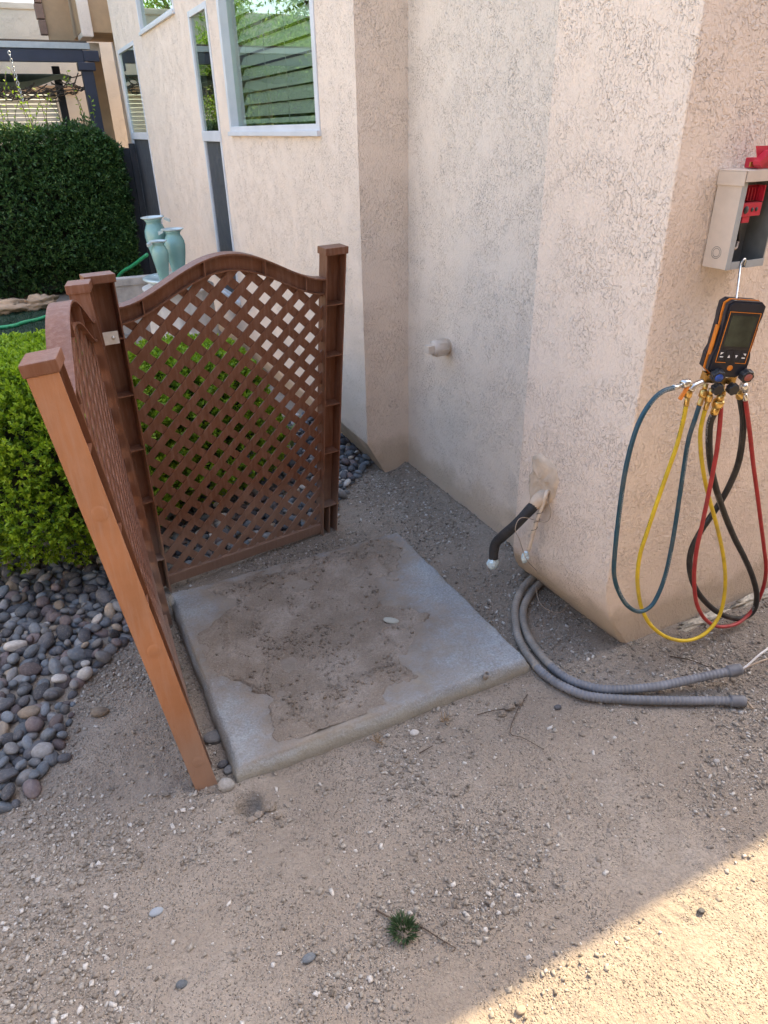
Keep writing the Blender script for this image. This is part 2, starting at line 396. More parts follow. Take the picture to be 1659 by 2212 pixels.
M['hose_red'] = hose_mat('red_hose_printed', (0.36, 0.028, 0.030), (0.10, 0.02, 0.02)); M['hose_black'] = hose_mat('black_hose_printed', (0.019, 0.019, 0.020), (0.32, 0.32, 0.32))
M['white_wire'] = simple('white_wire', (0.75, 0.73, 0.70), 0.5)
M['celadon'] = simple('celadon_glaze', (0.22, 0.41, 0.385), 0.16, 0, 7, 0.16)
M['celadon_rim'] = simple('pale_glaze', (0.50, 0.58, 0.56), 0.18, 0, 12, 0.1)
M['ribbed'] = simple('ribbed_stoneware', (0.55, 0.53, 0.50), 0.7, 0, 9, 0.2)
M['edge_stone'] = simple('edging_stone', (0.40, 0.37, 0.34), 0.9, 0, 12, 0.25, 0.5)
M['tan_rock'] = simple('tan_rock', (0.40, 0.29, 0.20), 0.9, 0, 9, 0.25, 0.6)
M['navy_wood'] = simple('navy_painted_wood', (0.022, 0.026, 0.045), 0.5, 0, 8, 0.2)
M['gap_shade'] = simple('charcoal_gap_shade', (0.032, 0.033, 0.038), 0.6, 0, 8, 0.25)
M['canopy'] = simple('teal_canopy', (0.13, 0.22, 0.21), 0.8, 0, 8, 0.15)
M['net'] = simple('brown_netting', (0.075, 0.055, 0.04), 0.9)
M['fascia'] = simple('tan_fascia', (0.42, 0.27, 0.15), 0.8, 0, 6, 0.15, 0.2)
M['tile'] = simple('clay_tile', (0.22, 0.13, 0.09), 0.85, 0, 9, 0.25)
M['green_hose'] = simple('green_garden_hose', (0.02, 0.30, 0.13), 0.5, 0, 40, 0.2)
M['twig'] = simple('twig_bark', (0.085, 0.060, 0.045), 0.9, 0, 60, 0.3)
M['dry'] = simple('dry_leaf', (0.36, 0.25, 0.14), 0.85, 0, 60, 0.3)
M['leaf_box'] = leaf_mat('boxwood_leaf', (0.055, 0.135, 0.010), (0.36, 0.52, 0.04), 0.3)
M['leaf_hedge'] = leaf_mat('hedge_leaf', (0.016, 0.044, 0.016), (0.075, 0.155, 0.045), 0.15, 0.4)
M['leaf_tree'] = leaf_mat('tree_leaf', (0.05, 0.14, 0.015), (0.20, 0.34, 0.04), 0.4)
M['leaf_weed'] = leaf_mat('weed_leaf', (0.035, 0.075, 0.035), (0.09, 0.15, 0.07), 0.2, 0.6)
M['leaf_strap'] = leaf_mat('strap_leaf', (0.10, 0.17, 0.06), (0.25, 0.33, 0.14), 0.25)
M['turf'] = leaf_mat('turf', (0.010, 0.038, 0.020), (0.028, 0.085, 0.045), 0.2, 0.6)
M['turf_base'] = simple('turf_backing', (0.014, 0.038, 0.022), 0.9, 0, 60, 0.3)
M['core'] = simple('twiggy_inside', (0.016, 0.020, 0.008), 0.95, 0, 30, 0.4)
M['bark'] = simple('bark', (0.10, 0.075, 0.055), 0.9, 0, 20, 0.3, 0.6)
M['insect_screen'] = simple('insect_screen', (0.055, 0.06, 0.068), 0.6, 0, 30, 0.2)
M['screen_rim'] = simple('screen_rim', (0.30, 0.31, 0.33), 0.45)
def glass_mat():
    t = NT('window_glass')
    g = t.new('ShaderNodeBsdfGlossy'); g.inputs['Roughness'].default_value = 0.004; g.inputs['Color'].default_value = (0.82, 0.92, 0.84, 1)
    tr = t.new('ShaderNodeBsdfTransparent'); tr.inputs[0].default_value = (0.74, 0.90, 0.82, 1)
    nb = t.bump(t.noise(t.coord(), 2.3, 1), 0.004, 0.12); t.L(nb, g.inputs['Normal'])
    fr = t.new('ShaderNodeFresnel'); fr.inputs[0].default_value = 1.5
    f = t.math('ADD', t.math('MULTIPLY', fr.outputs[0], 1.4), 0.17)
    mx = t.new('ShaderNodeMixShader'); t.L(f, mx.inputs[0]); t.L(tr.outputs[0], mx.inputs[1]); t.L(g.outputs[0], mx.inputs[2])
    t.L(mx.outputs[0], t.out.inputs[0]); return t.m
M['glass'] = glass_mat()

# ---------------------------------------------------------------- ground
PIT = at_z(540, 1738)
def gh(x, y):
    x = np.asarray(x, float); y = np.asarray(y, float)
    h = 0.012*(fbm(x*2.1, y*2.1, 3)-0.47) + 0.007*(fbm(x*9, y*9, 5, 3)-0.44) + 0.008*(fbm(x*34, y*34, 11, 3)-0.44)
    cl = fbm(x*5+3, y*5, 21, 3); h = h + 0.006*np.clip((cl-0.5)*4, 0, 1)*vnoise(x*60, y*60, 8)
    d = np.hypot(x-PIT[0], (y-PIT[1])); h = h - 0.05*np.exp(-(d/0.030)**6)*(0.6+0.8*vnoise(x*45, y*45, 23)) + 0.012*np.exp(-((d-0.07)/0.025)**2)
    d = np.hypot((x-1.40)/1.0, (y-1.45)/1.4); h = h - 0.022*np.exp(-(d/0.10)**2)                  # dug out by the conduits
    h = h + 0.03*np.exp(-((x-1.47)/0.05)**2)*np.clip((y-1.75)*4, 0, 1)*np.clip((3-y)*4, 0, 1)      # earth banked on the niche wall
    # boot and tyre prints in the soft sunlit earth
    lit = np.clip((0.70-y)*6, 0, 1)
    tr = np.sin((x*0.85+y*0.5)*2*math.pi/0.028)*np.clip(1-np.abs(x*0.28-y*0.96+0.24+0.02*np.sin(x*30))/0.05, 0, 1)
    h = h + lit*(0.0035*tr + 0.012*(fbm(x*14, y*14, 31, 3)-0.45))
    return h
def axis(lo, hi, f0, f1, fine):
    a = [f0]; 
    mid = np.arange(f0, f1, fine)
    s = fine; left = []; x = f0
    while x > lo: s *= 1.25; x -= s; left.append(x)
    s = fine; right = []; x = mid[-1]
    while x < hi: s *= 1.25; x += s; right.append(x)
    return np.array(left[::-1]+list(mid)+right)
gx = axis(-60, 60, -1.15, 2.45, 0.0085); gy = axis(-40, 90, 0.50, 3.0, 0.0085)
X, Y = np.meshgrid(gx, gy); Z = gh(X, Y)
far = np.clip((np.hypot(X-0.6, Y-1.7)-3)/3, 0, 1); Z = Z*(1-far)-0.004*far
nx, ny = len(gx), len(gy); idx = np.arange(nx*ny).reshape(ny, nx)
F = np.stack([idx[:-1, :-1], idx[:-1, 1:], idx[1:, 1:], idx[1:, :-1]], -1).reshape(-1, 4)
tag(link('ground', npmesh('ground', np.stack([X, Y, Z], -1).reshape(-1, 3), F), M['dirt'], None, True), kind='structure')

# ---------------------------------------------------------------- house
house = tag(empty('house'), 'beige stucco house with a recessed wall niche and white-framed windows', 'house')
XW1, XW2, YTAN, YW4, TOP = 1.265, 1.487, 2.79, 1.25, 2.9
WT = 0.16
def rects(y0, y1, z0, z1, ops):
    ys = sorted({y0, y1, *[v for o in ops for v in o[:2]]}); zs = sorted({z0, z1, *[v for o in ops for v in o[2:]]})
    out = []
    for a, b in zip(ys, ys[1:]):
        for c, d in zip(zs, zs[1:]):
            my, mz = (a+b)/2, (c+d)/2
            if not any(o[0] < my < o[1] and o[2] < mz < o[3] for o in ops): out.append((a, b, c, d))
    return out
BIG = (3.17, 4.60, 1.478, 2.70); TALL = (4.83, 5.30, 0.45, 2.15); UP = (5.66, 6.98, 2.19, 2.75); FAR = (7.39, 8.33, 0.45, 2.19)
ops = [BIG, TALL, UP, FAR]; YE = 8.47
v = []; f = []
def quad(*ps):
    i = len(v); v.extend(ps); f.append(tuple(range(i, i+len(ps))))
ZB = 0.175                                    # the stucco ends above ground in a drip edge that slopes back
for a, b, c, d in rects(YTAN, YE, ZB, TOP, ops):
    quad((XW1, b, c), (XW1, a, c), (XW1, a, d), (XW1, b, d))
for (a, b, c, d) in ops:                      # reveals
    x2 = XW1+WT
    quad((XW1, a, c), (XW1, b, c), (x2, b, c), (x2, a, c)); quad((XW1, a, d), (x2, a, d), (x2, b, d), (XW1, b, d))
    quad((XW1, a, c), (x2, a, c), (x2, a, d), (XW1, a, d)); quad((XW1, b, c), (XW1, b, d), (x2, b, d), (x2, b, c))
quad((XW1, YE, ZB), (1.385, YE, -0.05), (1.385, YTAN, -0.05), (XW1, YTAN, ZB))     # sloping drip edge
quad((XW1, YTAN, ZB), (1.385, YTAN, -0.05), (XW2+0.02, YTAN, -0.05), (XW2+0.02, YTAN, TOP), (XW1, YTAN, TOP))   # return
quad((XW1, YE, ZB), (XW1, YE, TOP), (2.0, YE, TOP), (2.0, YE, -0.05), (1.385, YE, -0.05))
w = pydata('wall_with_windows', v, f, M['stucco'], house)
bm = bmesh.new(); bm.from_mesh(w.data); bmesh.ops.remove_doubles(bm, verts=bm.verts, dist=1e-5)
es = [e for e in bm.edges if abs(e.verts[0].co.x-XW1) < 1e-4 and abs(e.verts[1].co.x-XW1) < 1e-4 and all(abs(q.co.y-YTAN) < 1e-4 for q in e.verts)]
bmesh.ops.recalc_face_normals(bm, faces=bm.faces); bm.to_mesh(w.data); bm.free()
w['label'] = 'long window wall whose end face returns into the niche'
# niche wall and the pier that carries the disconnect box
W3L = (1.348, 1.722); W3R = (1.341, YW4)
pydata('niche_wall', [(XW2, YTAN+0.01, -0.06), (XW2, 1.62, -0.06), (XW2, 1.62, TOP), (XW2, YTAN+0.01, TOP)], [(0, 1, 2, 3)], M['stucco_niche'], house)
zl, zr = 0.165, 0.285
rc = 0.006                                    # bull-nosed corner
def corner_arc(n=6):
    # from pier face direction round to the right-hand wall
    a0 = math.atan2(W3L[0]-W3R[0], W3L[1]-W3R[1])
    pts = []
    for k in range(n+1):
        t = k/n
        p0 = Vector((W3R[0]+math.sin(a0)*rc*1.2, W3R[1]+math.cos(a0)*rc*1.2)); p2 = Vector((W3R[0]+rc*1.2, W3R[1])); p1 = Vector(W3R)
        q = p0*(1-t)**2+p1*2*t*(1-t)+p2*t**2; pts.append((q.x, q.y))
    return pts
arc = corner_arc()
foot = (1.528, 1.262)
prof = [(W3L[0], W3L[1])]+arc
v = []; f = []
zs_ = [zl]+[zr]*len(arc)
def footpt(k):
    x, y = prof[k]
    if k == 0: return (1.515, 1.81)
    t = (k-1)/(len(arc)-1); return (foot[0]-0.010+0.022*t, foot[1]+0.018-0.02*t)
NS = 9
for k, (x, y) in enumerate(prof):
    fx_, fy_ = footpt(k); v.append((x, y, TOP))
    for q in range(NS):
        t_ = q/(NS-1); e_ = t_**1.7; v.append((x+(fx_-x)*e_, y+(fy_-y)*e_, zs_[k]+(-0.06-zs_[k])*t_))
n = len(prof); W_ = NS+1
for k in range(n-1):
    for q in range(NS): f.append((W_*k+q, W_*k+q+1, W_*(k+1)+q+1, W_*(k+1)+q))
i = len(v); v += [(XW2+0.05, W3L[1]+0.001, -0.06), (XW2+0.05, W3L[1]+0.001, TOP)]
f.append(tuple(range(W_))+(i, i+1))
LASTCOL = [v[W_*(n-1)+q] for q in range(W_)]
pier = pydata('pier_wall', v, f, M['stucco'], house)
l = arc[-1]; fp = footpt(n-1)
v = LASTCOL+[(9.0, YW4+0.005, -0.06), (9.0, YW4, TOP)]
pydata('end_wall', v, [tuple(range(len(v)))], M['stucco'], house)
pydata('side_wall_far', [(1.62, YE-0.2, -0.05), (1.62, 10.9, -0.05), (1.62, 10.9, TOP), (1.62, YE-0.2, TOP)], [(0, 1, 2, 3)], M['stucco'], house)
pydata('back_wall', [(9, YW4, -0.05), (9, 11, -0.05), (9, 11, TOP), (9, YW4, TOP)], [(0, 1, 2, 3)], M['stucco'], house)
box_obj('roof', 1.255, 9.02, YW4-0.01, 8.49, TOP+0.002, TOP+0.14, M['stucco_far'], house)
box_obj('added_shade_roof', 1.59, 9.02, 8.495, 11.2, TOP+0.004, TOP+0.14, M['stucco_far'], house)  # unseen roof extension, added to keep the far side wall in shade
# added unseen walls: pale left one bounces sunlight, dark rear one blocks sky
tag(box_obj('added_yard_wall', -3.55, -3.35, -1.6, 8.6, -0.05, 2.0, M['stucco_far'], None, 0.01), kind='structure')
tag(box_obj('added_yard_wall', -1.9, 9.0, -1.35, -1.15, -0.05, 3.6, M['dark_block'], None, 0.01), kind='structure')
# windows
def window(op, sash=None, slats=False, rec=0.008, t=0.032):
    a, b, c, d = op; fx = XW1-0.006
    bm = bmesh.new()
    bbox(bm, fx, fx+0.07, a, a+t, c, d, 0.003); bbox(bm, fx, fx+0.07, b-t, b, c, d, 0.003)
    bbox(bm, fx+0.001, fx+0.069, a+t, b-t, c, c+t, 0.003); bbox(bm, fx+0.001, fx+0.069, a+t, b-t, d-t, d, 0.003)
    bbox(bm, fx-0.014, fx+0.012, a-0.004, b+0.004, c-0.008, c+0.014, 0.003)           # sill flange
    wo = bmobj('window', bm, M['white_frame'], house)
    px = fx+0.006+rec
    def pane(z0, z1, m='glass'): pydata('pane' if m == 'glass' else 'insect_screen', [(px, a+t, z0), (px, b-t, z0), (px, b-t, z1), (px, a+t, z1)], [(3, 2, 1, 0)], M[m], wo)
    if sash:
        pane(c+t, sash-0.03, 'insect_screen'); pane(sash+0.03, d-t)
        box_obj('sash_bar', fx-0.004, fx+0.06, a+0.002, b-0.002, sash-0.03, sash+0.03, M['white_frame'], wo, 0.004)
        for y_ in (a+t, b-t-0.014): box_obj('screen_rim', px-0.004, px+0.004, y_, y_+0.014, c+t, sash-0.031, M['screen_rim'], wo)
    else: pane(c+t, d-t)
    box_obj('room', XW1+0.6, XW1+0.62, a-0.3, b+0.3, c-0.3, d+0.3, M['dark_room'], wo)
    if slats:
        z = c+t+0.075; me = None
        box_obj('bottom_rail', px+0.03, px+0.08, a+0.04, b-0.04, c+t+0.012, c+t+0.034, M['blind'], wo, 0.003)
        while z < d-t-0.03:
            if me is None:
                bm = bmesh.new(); ang = R(-60)
                Mx = Matrix.Rotation(ang, 4, 'Y')
                bbox(bm, -0.032, 0.032, -(b-a)/2+0.04, (b-a)/2-0.04, -0.0014, 0.0014, 0, Mx)
                me = bpy.data.meshes.new('blind_slat'); bm.to_mesh(me); bm.free(); me.materials.append(M['blind'])
            o = link('blind_slat', me, None, wo); o.location = (px+0.055, (a+b)/2, z); z += 0.060
        for yy in (a+0.2, a+0.55, (a+b)/2+0.15, b-0.25):
            tube('ladder_cord', [(px+0.020, yy, c+t+0.02), (px+0.020, yy, d-t)], 0.0016, M['blind'], wo, 2, 5, True)
    return wo
window(BIG, None, True, 0.040, 0.040); window(TALL, 1.468); window(UP, None, False, 0.022); window(FAR, 1.467)
# mortar slop left along the foot of the pier
def lump(name, c, r, mat, parent=None, seed=0, sub=3, amp=0.25, freq=1.7, rot=0.0, smooth=True):
    bm = bmesh.new(); bmesh.ops.create_icosphere(bm, subdivisions=sub, radius=1.0)
    for q in bm.verts:
        p = q.co; s = 1+amp*(fbm(np.array(p.x*freq+seed), np.array(p.y*freq+p.z*freq*1.3+seed*3.1), seed, 3)-0.45)*2
        q.co = Vector((p.x*r[0]*s, p.y*r[1]*s, p.z*r[2]*s))
    Mx = Matrix.Translation(Vector(c)) @ Matrix.Rotation(rot, 4, 'Z')
    for q in bm.verts: q.co = Mx @ q.co
    return bmobj(name, bm, mat, parent, smooth)
lump('mortar_strip', (1.50, 1.405, 0.0), (0.020, 0.155, 0.028), M['mortar'], house, 5, 4, 0.7, 4.0, R(1))
lump('mortar_strip', (1.80, 1.232, -0.004), (0.12, 0.022, 0.024), M['mortar'], house, 9, 4, 0.8, 5.0, 0)
lump('mortar_strip', (2.10, 1.235, -0.004), (0.16, 0.020, 0.03), M['mortar'], house, 12, 4, 0.8, 5.0, 0)
# smeared mortar round the pipe hole
hp = at_x(1172, 1030, 1.405)
wdir = Vector((W3L[0]-W3R[0], W3L[1]-W3R[1], 0)).normalized(); wnor = Vector((-wdir.y, wdir.x, 0)); 
if wnor.x > 0: wnor = -wnor
def on_pier(x, y, out=0.0):
    d = ray(x, y); o = np.array([0, 0, HC]); nn = np.array(wnor); p0 = np.array([W3R[0], W3R[1], 0])+nn*out
    return o+d*(((p0-o)@nn)/(d@nn))
bm = bmesh.new()
outl = [(1150, 985), (1165, 978), (1185, 990), (1203, 1008), (1207, 1040), (1200, 1075), (1188, 1090), (1172, 1105), (1150, 1095), (1143, 1060), (1146, 1025), (1152, 1005)]
cen = np.mean([on_pier(*q) for q in outl], 0); rings = []
for k, s in enumerate((1.0, 0.92, 0.78, 0.6, 0.36, 0.12)):
    ring = []
    for j, q in enumerate(outl*1):
        for h2 in (0, 0.5):
            q2 = outl[(j+1) % len(outl)]; pt = np.array(on_pier(q[0]+(q2[0]-q[0])*h2, q[1]+(q2[1]-q[1])*h2))
            jit = (fbm(np.array(pt[1]*60+k), np.array(pt[2]*60), 4, 3)-0.45)
            p = cen+(pt-cen)*(s*(1+0.12*jit)); out = [-0.002, 0.006, 0.009, 0.007, 0.008, 0.007][k]+0.030*jit*(k > 0)
            ring.append(bm.verts.new(Vector(p)+wnor*out))
    rings.append(ring)
for a, b in zip(rings, rings[1:]):
    for j in range(len(a)): bm.faces.new((a[j], a[(j+1) % len(a)], b[(j+1) % len(a)], b[j]))
bm.faces.new(rings[-1]); bmesh.ops.recalc_face_normals(bm, faces=bm.faces)
bmobj('mortar_patch', bm, M['patch'], house, True)
# capped drain stub in the niche
pv = tag(empty('drain_stub'), 'painted plastic drain stub with square-headed plug in the niche wall', 'pipe')
pc = at_x(968, 748, XW2); fm = frame_to((XW2+0.01, pc[1], pc[2]), (-1, 0.0, 0.0))
lathe('pipe', [(0.026, 0), (0.026, 0.045)], M['pvc'], pv, 24, fm)
lathe('coupling', [(0.027, 0.020), (0.0335, 0.022), (0.0335, 0.070), (0.031, 0.075), (0.031, 0.082), (0.026, 0.084)], M['pvc'], pv, 24, fm)
bm = bmesh.new(); bbox(bm, -0.016, 0.016, -0.016, 0.016, 0.082, 0.112, 0.002, fm); bmobj('plug_head', bm, M['pvc'], pv)
for k in range(8):
    bm = bmesh.new(); bbox(bm, 0.0325, 0.0358, -0.003, 0.003, 0.026, 0.068, 0.0008, fm @ Matrix.Rotation(k*math.pi/4, 4, 'Z')); bmobj('coupling_rib', bm, M['pvc'], pv)
lathe('wall_collar', [(0.031, 0.004), (0.031, 0.012), (0.027, 0.014)], M['rust'] if 'rust' in M else M['patch'], pv, 24, fm)

# ---------------------------------------------------------------- concrete pad
SX0, SX1, SY0, SY1, SZ = 0.190, 1.112, 1.300, 2.178, 0.055
pad = tag(empty('concrete_pad'), 'weathered square concrete equipment pad lying on the bare earth', 'concrete pad')
n = 150
us = np.linspace(0, 1, n); U, V_ = np.meshgrid(us, us)
px_ = SX0+(SX1-SX0)*U; py_ = SY0+(SY1-SY0)*V_
ed = np.minimum.reduce([px_-SX0, SX1-px_, py_-SY0, SY1-py_])
rd = 0.010+0.022*np.clip(fbm(px_*17, py_*17, 41, 4)-0.22, 0, 1)
pz = SZ - np.where(ed < rd, rd-np.sqrt(np.clip(rd**2-(rd-ed)**2, 0, None)), 0) + 0.003*(fbm(px_*30, py_*30, 44, 3)-0.45)
jx = 0.006*(fbm(py_*9, px_*9, 46, 3)-0.45); jy = 0.006*(fbm(px_*9, py_*9, 47, 3)-0.45)
top = np.stack([px_+jx, py_+jy, pz], -1)
V0 = [top.reshape(-1, 3)]; idx = np.arange(n*n).reshape(n, n)
F4 = [np.stack([idx[:-1, :-1], idx[:-1, 1:], idx[1:, 1:], idx[1:, :-1]], -1).reshape(-1, 4)]
ring = np.concatenate([idx[0, :-1], idx[:-1, -1], idx[-1, :0:-1], idx[:0:-1, 0]])
base = n*n
rp = top.reshape(-1, 3)[ring]; cx, cy = (SX0+SX1)/2, (SY0+SY1)/2
prev = ring; cur = base
for k, (zz, o) in enumerate(((0.030, 0.004), (0.008, 0.006), (-0.04, 0.004))):
    lp = rp.copy(); dirx = np.sign(lp[:, 0]-cx)*(np.abs(lp[:, 0]-cx) > 0.44); diry = np.sign(lp[:, 1]-cy)*(np.abs(lp[:, 1]-cy) > 0.425)
    wob = 0.007*(fbm(lp[:, 0]*16+lp[:, 1]*16, lp[:, 1]*16-lp[:, 0]*3+k*1.3, 60+k, 3)-0.3)
    lp[:, 0] += dirx*(o+wob); lp[:, 1] += diry*(o+wob); lp[:, 2] = zz
    V0.append(lp); nxt = np.arange(cur, cur+len(ring)); cur += len(ring)
    F4.append(np.stack([prev, nxt, np.roll(nxt, -1), np.roll(prev, -1)], -1)); prev = nxt
sme = npmesh('slab', np.vstack(V0), np.vstack(F4))
def padcore(X, Y):
    """how deep inside the muddied area a point of the pad lies"""
    u = (X-SX0)/(SX1-SX0); w_ = (Y-SY0)/(SY1-SY0)
    core = np.minimum.reduce([u-0.10-0.06*np.sin(w_*9), (0.80+0.06*np.sin(w_*7+1))-u, w_-0.045, 0.93-w_])
    core = np.minimum(core, (0.60+0.42*w_-u)*0.8)                 # the front right stays bare
    return core + 0.34*(fbm(X*5+1, Y*5, 71, 5)-0.48)
sv = np.vstack(V0); du_ = np.clip(0.74+padcore(sv[:, 0], sv[:, 1])*2.5, 0, 1)*np.clip((sv[:, 2]-0.03)/0.02, 0, 1)
ad = sme.attributes.new('dust', 'FLOAT', 'POINT'); ad.data.foreach_set('value', du_.astype(np.float32))
link('slab', sme, M['concrete'], pad, True)
stp = at_z(1050, 1460, SZ)
lathe('pipe_stub', [(0.0085, -0.01), (0.0085, 0.012), (0.0065, 0.0122), (0.0062, -0.005), (0.0, -0.005)], M['conduit_dusty'], pad, 16, frame_to((stp[0], stp[1], SZ), (0.12, -0.35, 1)))
# dried mud left on the pad, thick where the old unit stood
n = 260
ux = np.linspace(SX0+0.03, SX1-0.03, n); uy = np.linspace(SY0+0.02, SY1-0.02, n); X, Y = np.meshgrid(ux, uy)
core = padcore(X, Y)+0.0+0.12*(fbm(X*22, Y*22, 78, 4)-0.47)
thick = np.clip(core*0.05, -0.004, 0.0035)
thick = thick + 0.0075*(fbm(X*11, Y*11, 74, 5)-0.49)*np.clip(core*12, 0, 1)
# pressed footprints of the machine's feet and soft mounds
for q, r, a in (((640, 1265), 0.10, -0.0035), ((760, 1235), 0.09, 0.003), ((620, 1440), 0.055, -0.003), ((560, 1380), 0.10, 0.004), ((690, 1520), 0.06, -0.004), ((800, 1420), 0.12, 0.002)):
    c = at_z(*q, SZ); d = np.hypot(X-c[0], Y-c[1]); thick = thick + a*np.exp(-(d/r)**2)*(core > 0)
ridge = np.abs(fbm(X*4.2+9, Y*4.2, 77, 3)-0.47); thick = thick + 0.011*np.clip(1-ridge/0.025, 0, 1)*(core > 0.03)*vnoise(X*60, Y*60, 3)
rim = np.clip(1-np.abs((X-SX0)-0.115-0.02*np.sin(Y*14))/0.02, 0, 1)*np.clip((Y-1.42)*8, 0, 1)*np.clip((1.98-Y)*8, 0, 1); thick = thick+0.010*rim*(0.4+0.6*vnoise(X*45, Y*45, 13))*(core > -0.01)
uu_ = (X-SX0)/(SX1-SX0)+0.05*(fbm(X*6, Y*6, 81, 3)-0.47); ww_ = (Y-SY0)/(SY1-SY0)+0.05*(fbm(X*6+4, Y*6, 82, 3)-0.47)
sq = np.minimum.reduce([uu_-0.15, 0.80-uu_, ww_-0.16, 0.88-ww_])                # squarish print of the old unit's base
thick = thick+0.006*np.exp(-(sq/0.022)**2)*(core > -0.01)*(0.5+vnoise(X*18, Y*18, 15)) - 0.0025*np.clip(sq*20, 0, 1)
crum = np.clip(fbm(X*7, Y*7, 79, 3)-0.5, 0, 1)*4; thick = thick + 0.004*crum*vnoise(X*110, Y*110, 5)*(core > 0.02)
Z = SZ+0.0015+thick; Z[core < -0.015] = SZ-0.012
idx = np.arange(n*n).reshape(n, n); ok = (core > -0.02); okf = ok[:-1, :-1] | ok[1:, 1:] | ok[:-1, 1:] | ok[1:, :-1]
F = np.stack([idx[:-1, :-1], idx[:-1, 1:], idx[1:, 1:], idx[1:, :-1]], -1)[okf]
CR_ = (X, Y, Z, core, ridge)
tag(link('mud_crust', npmesh('mud_crust', np.stack([X, Y, Z], -1).reshape(-1, 3), F), M['crust'], pad, True), kind='stuff')

# ---------------------------------------------------------------- lattice fence panels
FW, FH, PWD, PD = 0.80, 1.14, 0.072, 0.055
def arch(u):
    t = np.clip((u-PWD)/(FW-2*PWD), 0, 1); return 1.040+0.118*(0.5-0.5*np.cos(2*math.pi*t))**0.85
def fence(name, BL, BR, TL, TR, toward, label, faded=False):
    BL, BR, TL, TR = map(lambda p: np.array(p, float), (BL, BR, TL, TR)); tw = np.array(toward, float)
    def mp(u, v, w):
        s = u/FW; t = v/FH
        p = BL*(1-s)*(1-t)+BR*s*(1-t)+TL*(1-s)*t+TR*s*t
        eu = (BR-BL)*(1-t)+(TR-TL)*t; ev = (TL-BL)*(1-s)+(TR-BR)*s; nn = np.cross(eu, ev); nn /= np.linalg.norm(nn)
        if nn@tw < 0: nn = -nn
        return p+nn*w
    root = tag(empty(name), label, 'fence panel', 'brown lattice fence panels round the pad')
    def uvbox(nm, u0, u1, v0, v1, w0, w1, par, bev=0.0015, seg=1):
        bm = bmesh.new()
        bbox(bm, u0, u1, v0, v1, w0, w1, bev)
        if seg > 1: bmesh.ops.subdivide_edges(bm, edges=[e for e in bm.edges if e.calc_length() > 0.3], cuts=seg)
        for q in bm.verts: q.co = Vector(mp(q.co.x, q.co.y, q.co.z))
        return bmobj(nm, bm, M['brown'], par)
    for side in (0, 1):
        u0 = 0.0 if side == 0 else FW-PWD; u1 = u0+PWD
        bm = bmesh.new(); th = 0.004
        bbox(bm, u0, u1, -0.015, FH-0.02, -PD/2, -PD/2+th, 0.0012); bbox(bm, u0, u0+th, -0.0152, FH-0.0202, -PD/2+th+0.0005, PD/2, 0.0012); bbox(bm, u1-th, u1, -0.0151, FH-0.0201, -PD/2+th+0.0005, PD/2, 0.0012)
        bmesh.ops.subdivide_edges(bm, edges=[e for e in bm.edges if e.calc_length() > 0.3], cuts=6)
        for q in bm.verts: q.co = Vector(mp(q.co.x, q.co.y, q.co.z))
        post = bmobj('post', bm, M['brown'], root)
        if faded and side == 0: uvbox('outer_face', -0.0022, -0.0006, -0.0155, FH-0.0245, -PD/2, PD/2+0.0004, post, 0, 6).data.materials[0] = M['brown_faded']
        uvbox('cap', u0-0.005, u1+0.005, FH-0.024, FH, -PD/2-0.005, PD/2+0.004, post, 0.003)
        for vv in (0.13, 0.37, 0.57, 0.76, 0.945):
            uvbox('rib', u0+th, u1-th, vv, vv+0.004, -PD/2+th, PD/2-0.003, post, 0)
        um = (u0+u1)/2
        uvbox('rib', um-0.002, um+0.002, 0.0, 0.13, -PD/2+th, PD/2-0.006, post, 0)
        # moulded knots on the outer side face
        for vv in (0.83, 0.47, 0.10):
            cpt = []; K = 16; uo = -0.0024 if side == 0 else FW+0.0012
            for r_, e_ in ((0.016, 0.0), (0.013, 0.0012), (0.004, 0.0006)):
                cpt.append([mp(uo-(e_ if side == 0 else -e_), vv+1.15*r_*math.cos(2*math.pi*k/K), 0.004+r_*math.sin(2*math.pi*k/K)) for k in range(K)])
            VV = [q for r_ in cpt for q in r_]; FF = [(i*K+k, i*K+(k+1) % K, (i+1)*K+(k+1) % K, (i+1)*K+k) for i in range(2) for k in range(K)]+[tuple(2*K+k for k in range(K))]
            pydata('knot', VV, FF, M['brown_faded' if faded and side == 0 else 'brown'], post, True)
    # arched top rail: a channel of two flanges and a web
    N = 40; uu = np.linspace(PWD-0.002, FW-PWD+0.002, N); at_ = arch(uu)
    def strip(nm, lo, hi, w0, w1, par):
        V = []; F = []
        for u, a in zip(uu, at_):
            V += [mp(u, a+lo, w0), mp(u, a+hi, w0), mp(u, a+hi, w1), mp(u, a+lo, w1)]
        for i in range(N-1):
            for k in range(4): F.append((4*i+k, 4*i+(k+1) % 4, 4*i+4+(k+1) % 4, 4*i+4+k))
        F += [(0, 1, 2, 3), (4*N-4, 4*N-3, 4*N-2, 4*N-1)]
        o = pydata(nm, V, F, M['brown'], par)
        bm = bmesh.new(); bm.from_mesh(o.data); bmesh.ops.recalc_face_normals(bm, faces=bm.faces); bm.to_mesh(o.data); bm.free(); return o
    rail = strip('top_rail', -0.005, 0.0, -PD/2, PD/2-0.004, root)
    strip('rail_web', -0.050, -0.0052, -0.006, -0.002, rail); strip('rail_lip', -0.055, -0.0502, -PD/2+0.004, PD/2-0.010, rail)
    for u in (0.14, 0.33, 0.52, 0.66):
        a = float(arch(u)); uvbox('rib', u-0.002, u+0.002, a-0.051, a-0.004, -0.0015, PD/2-0.007, rail, 0)
    bot = uvbox('bottom_rail', PWD, FW-PWD, 0.010, 0.050, -0.010, 0.016, root, 0.003, 4)
    # diagonal slats, each clipped to the frame
    hp_ = 0.0800; bw = 0.0265/math.sqrt(2); q0 = PWD-0.001; q1 = FW-PWD+0.001
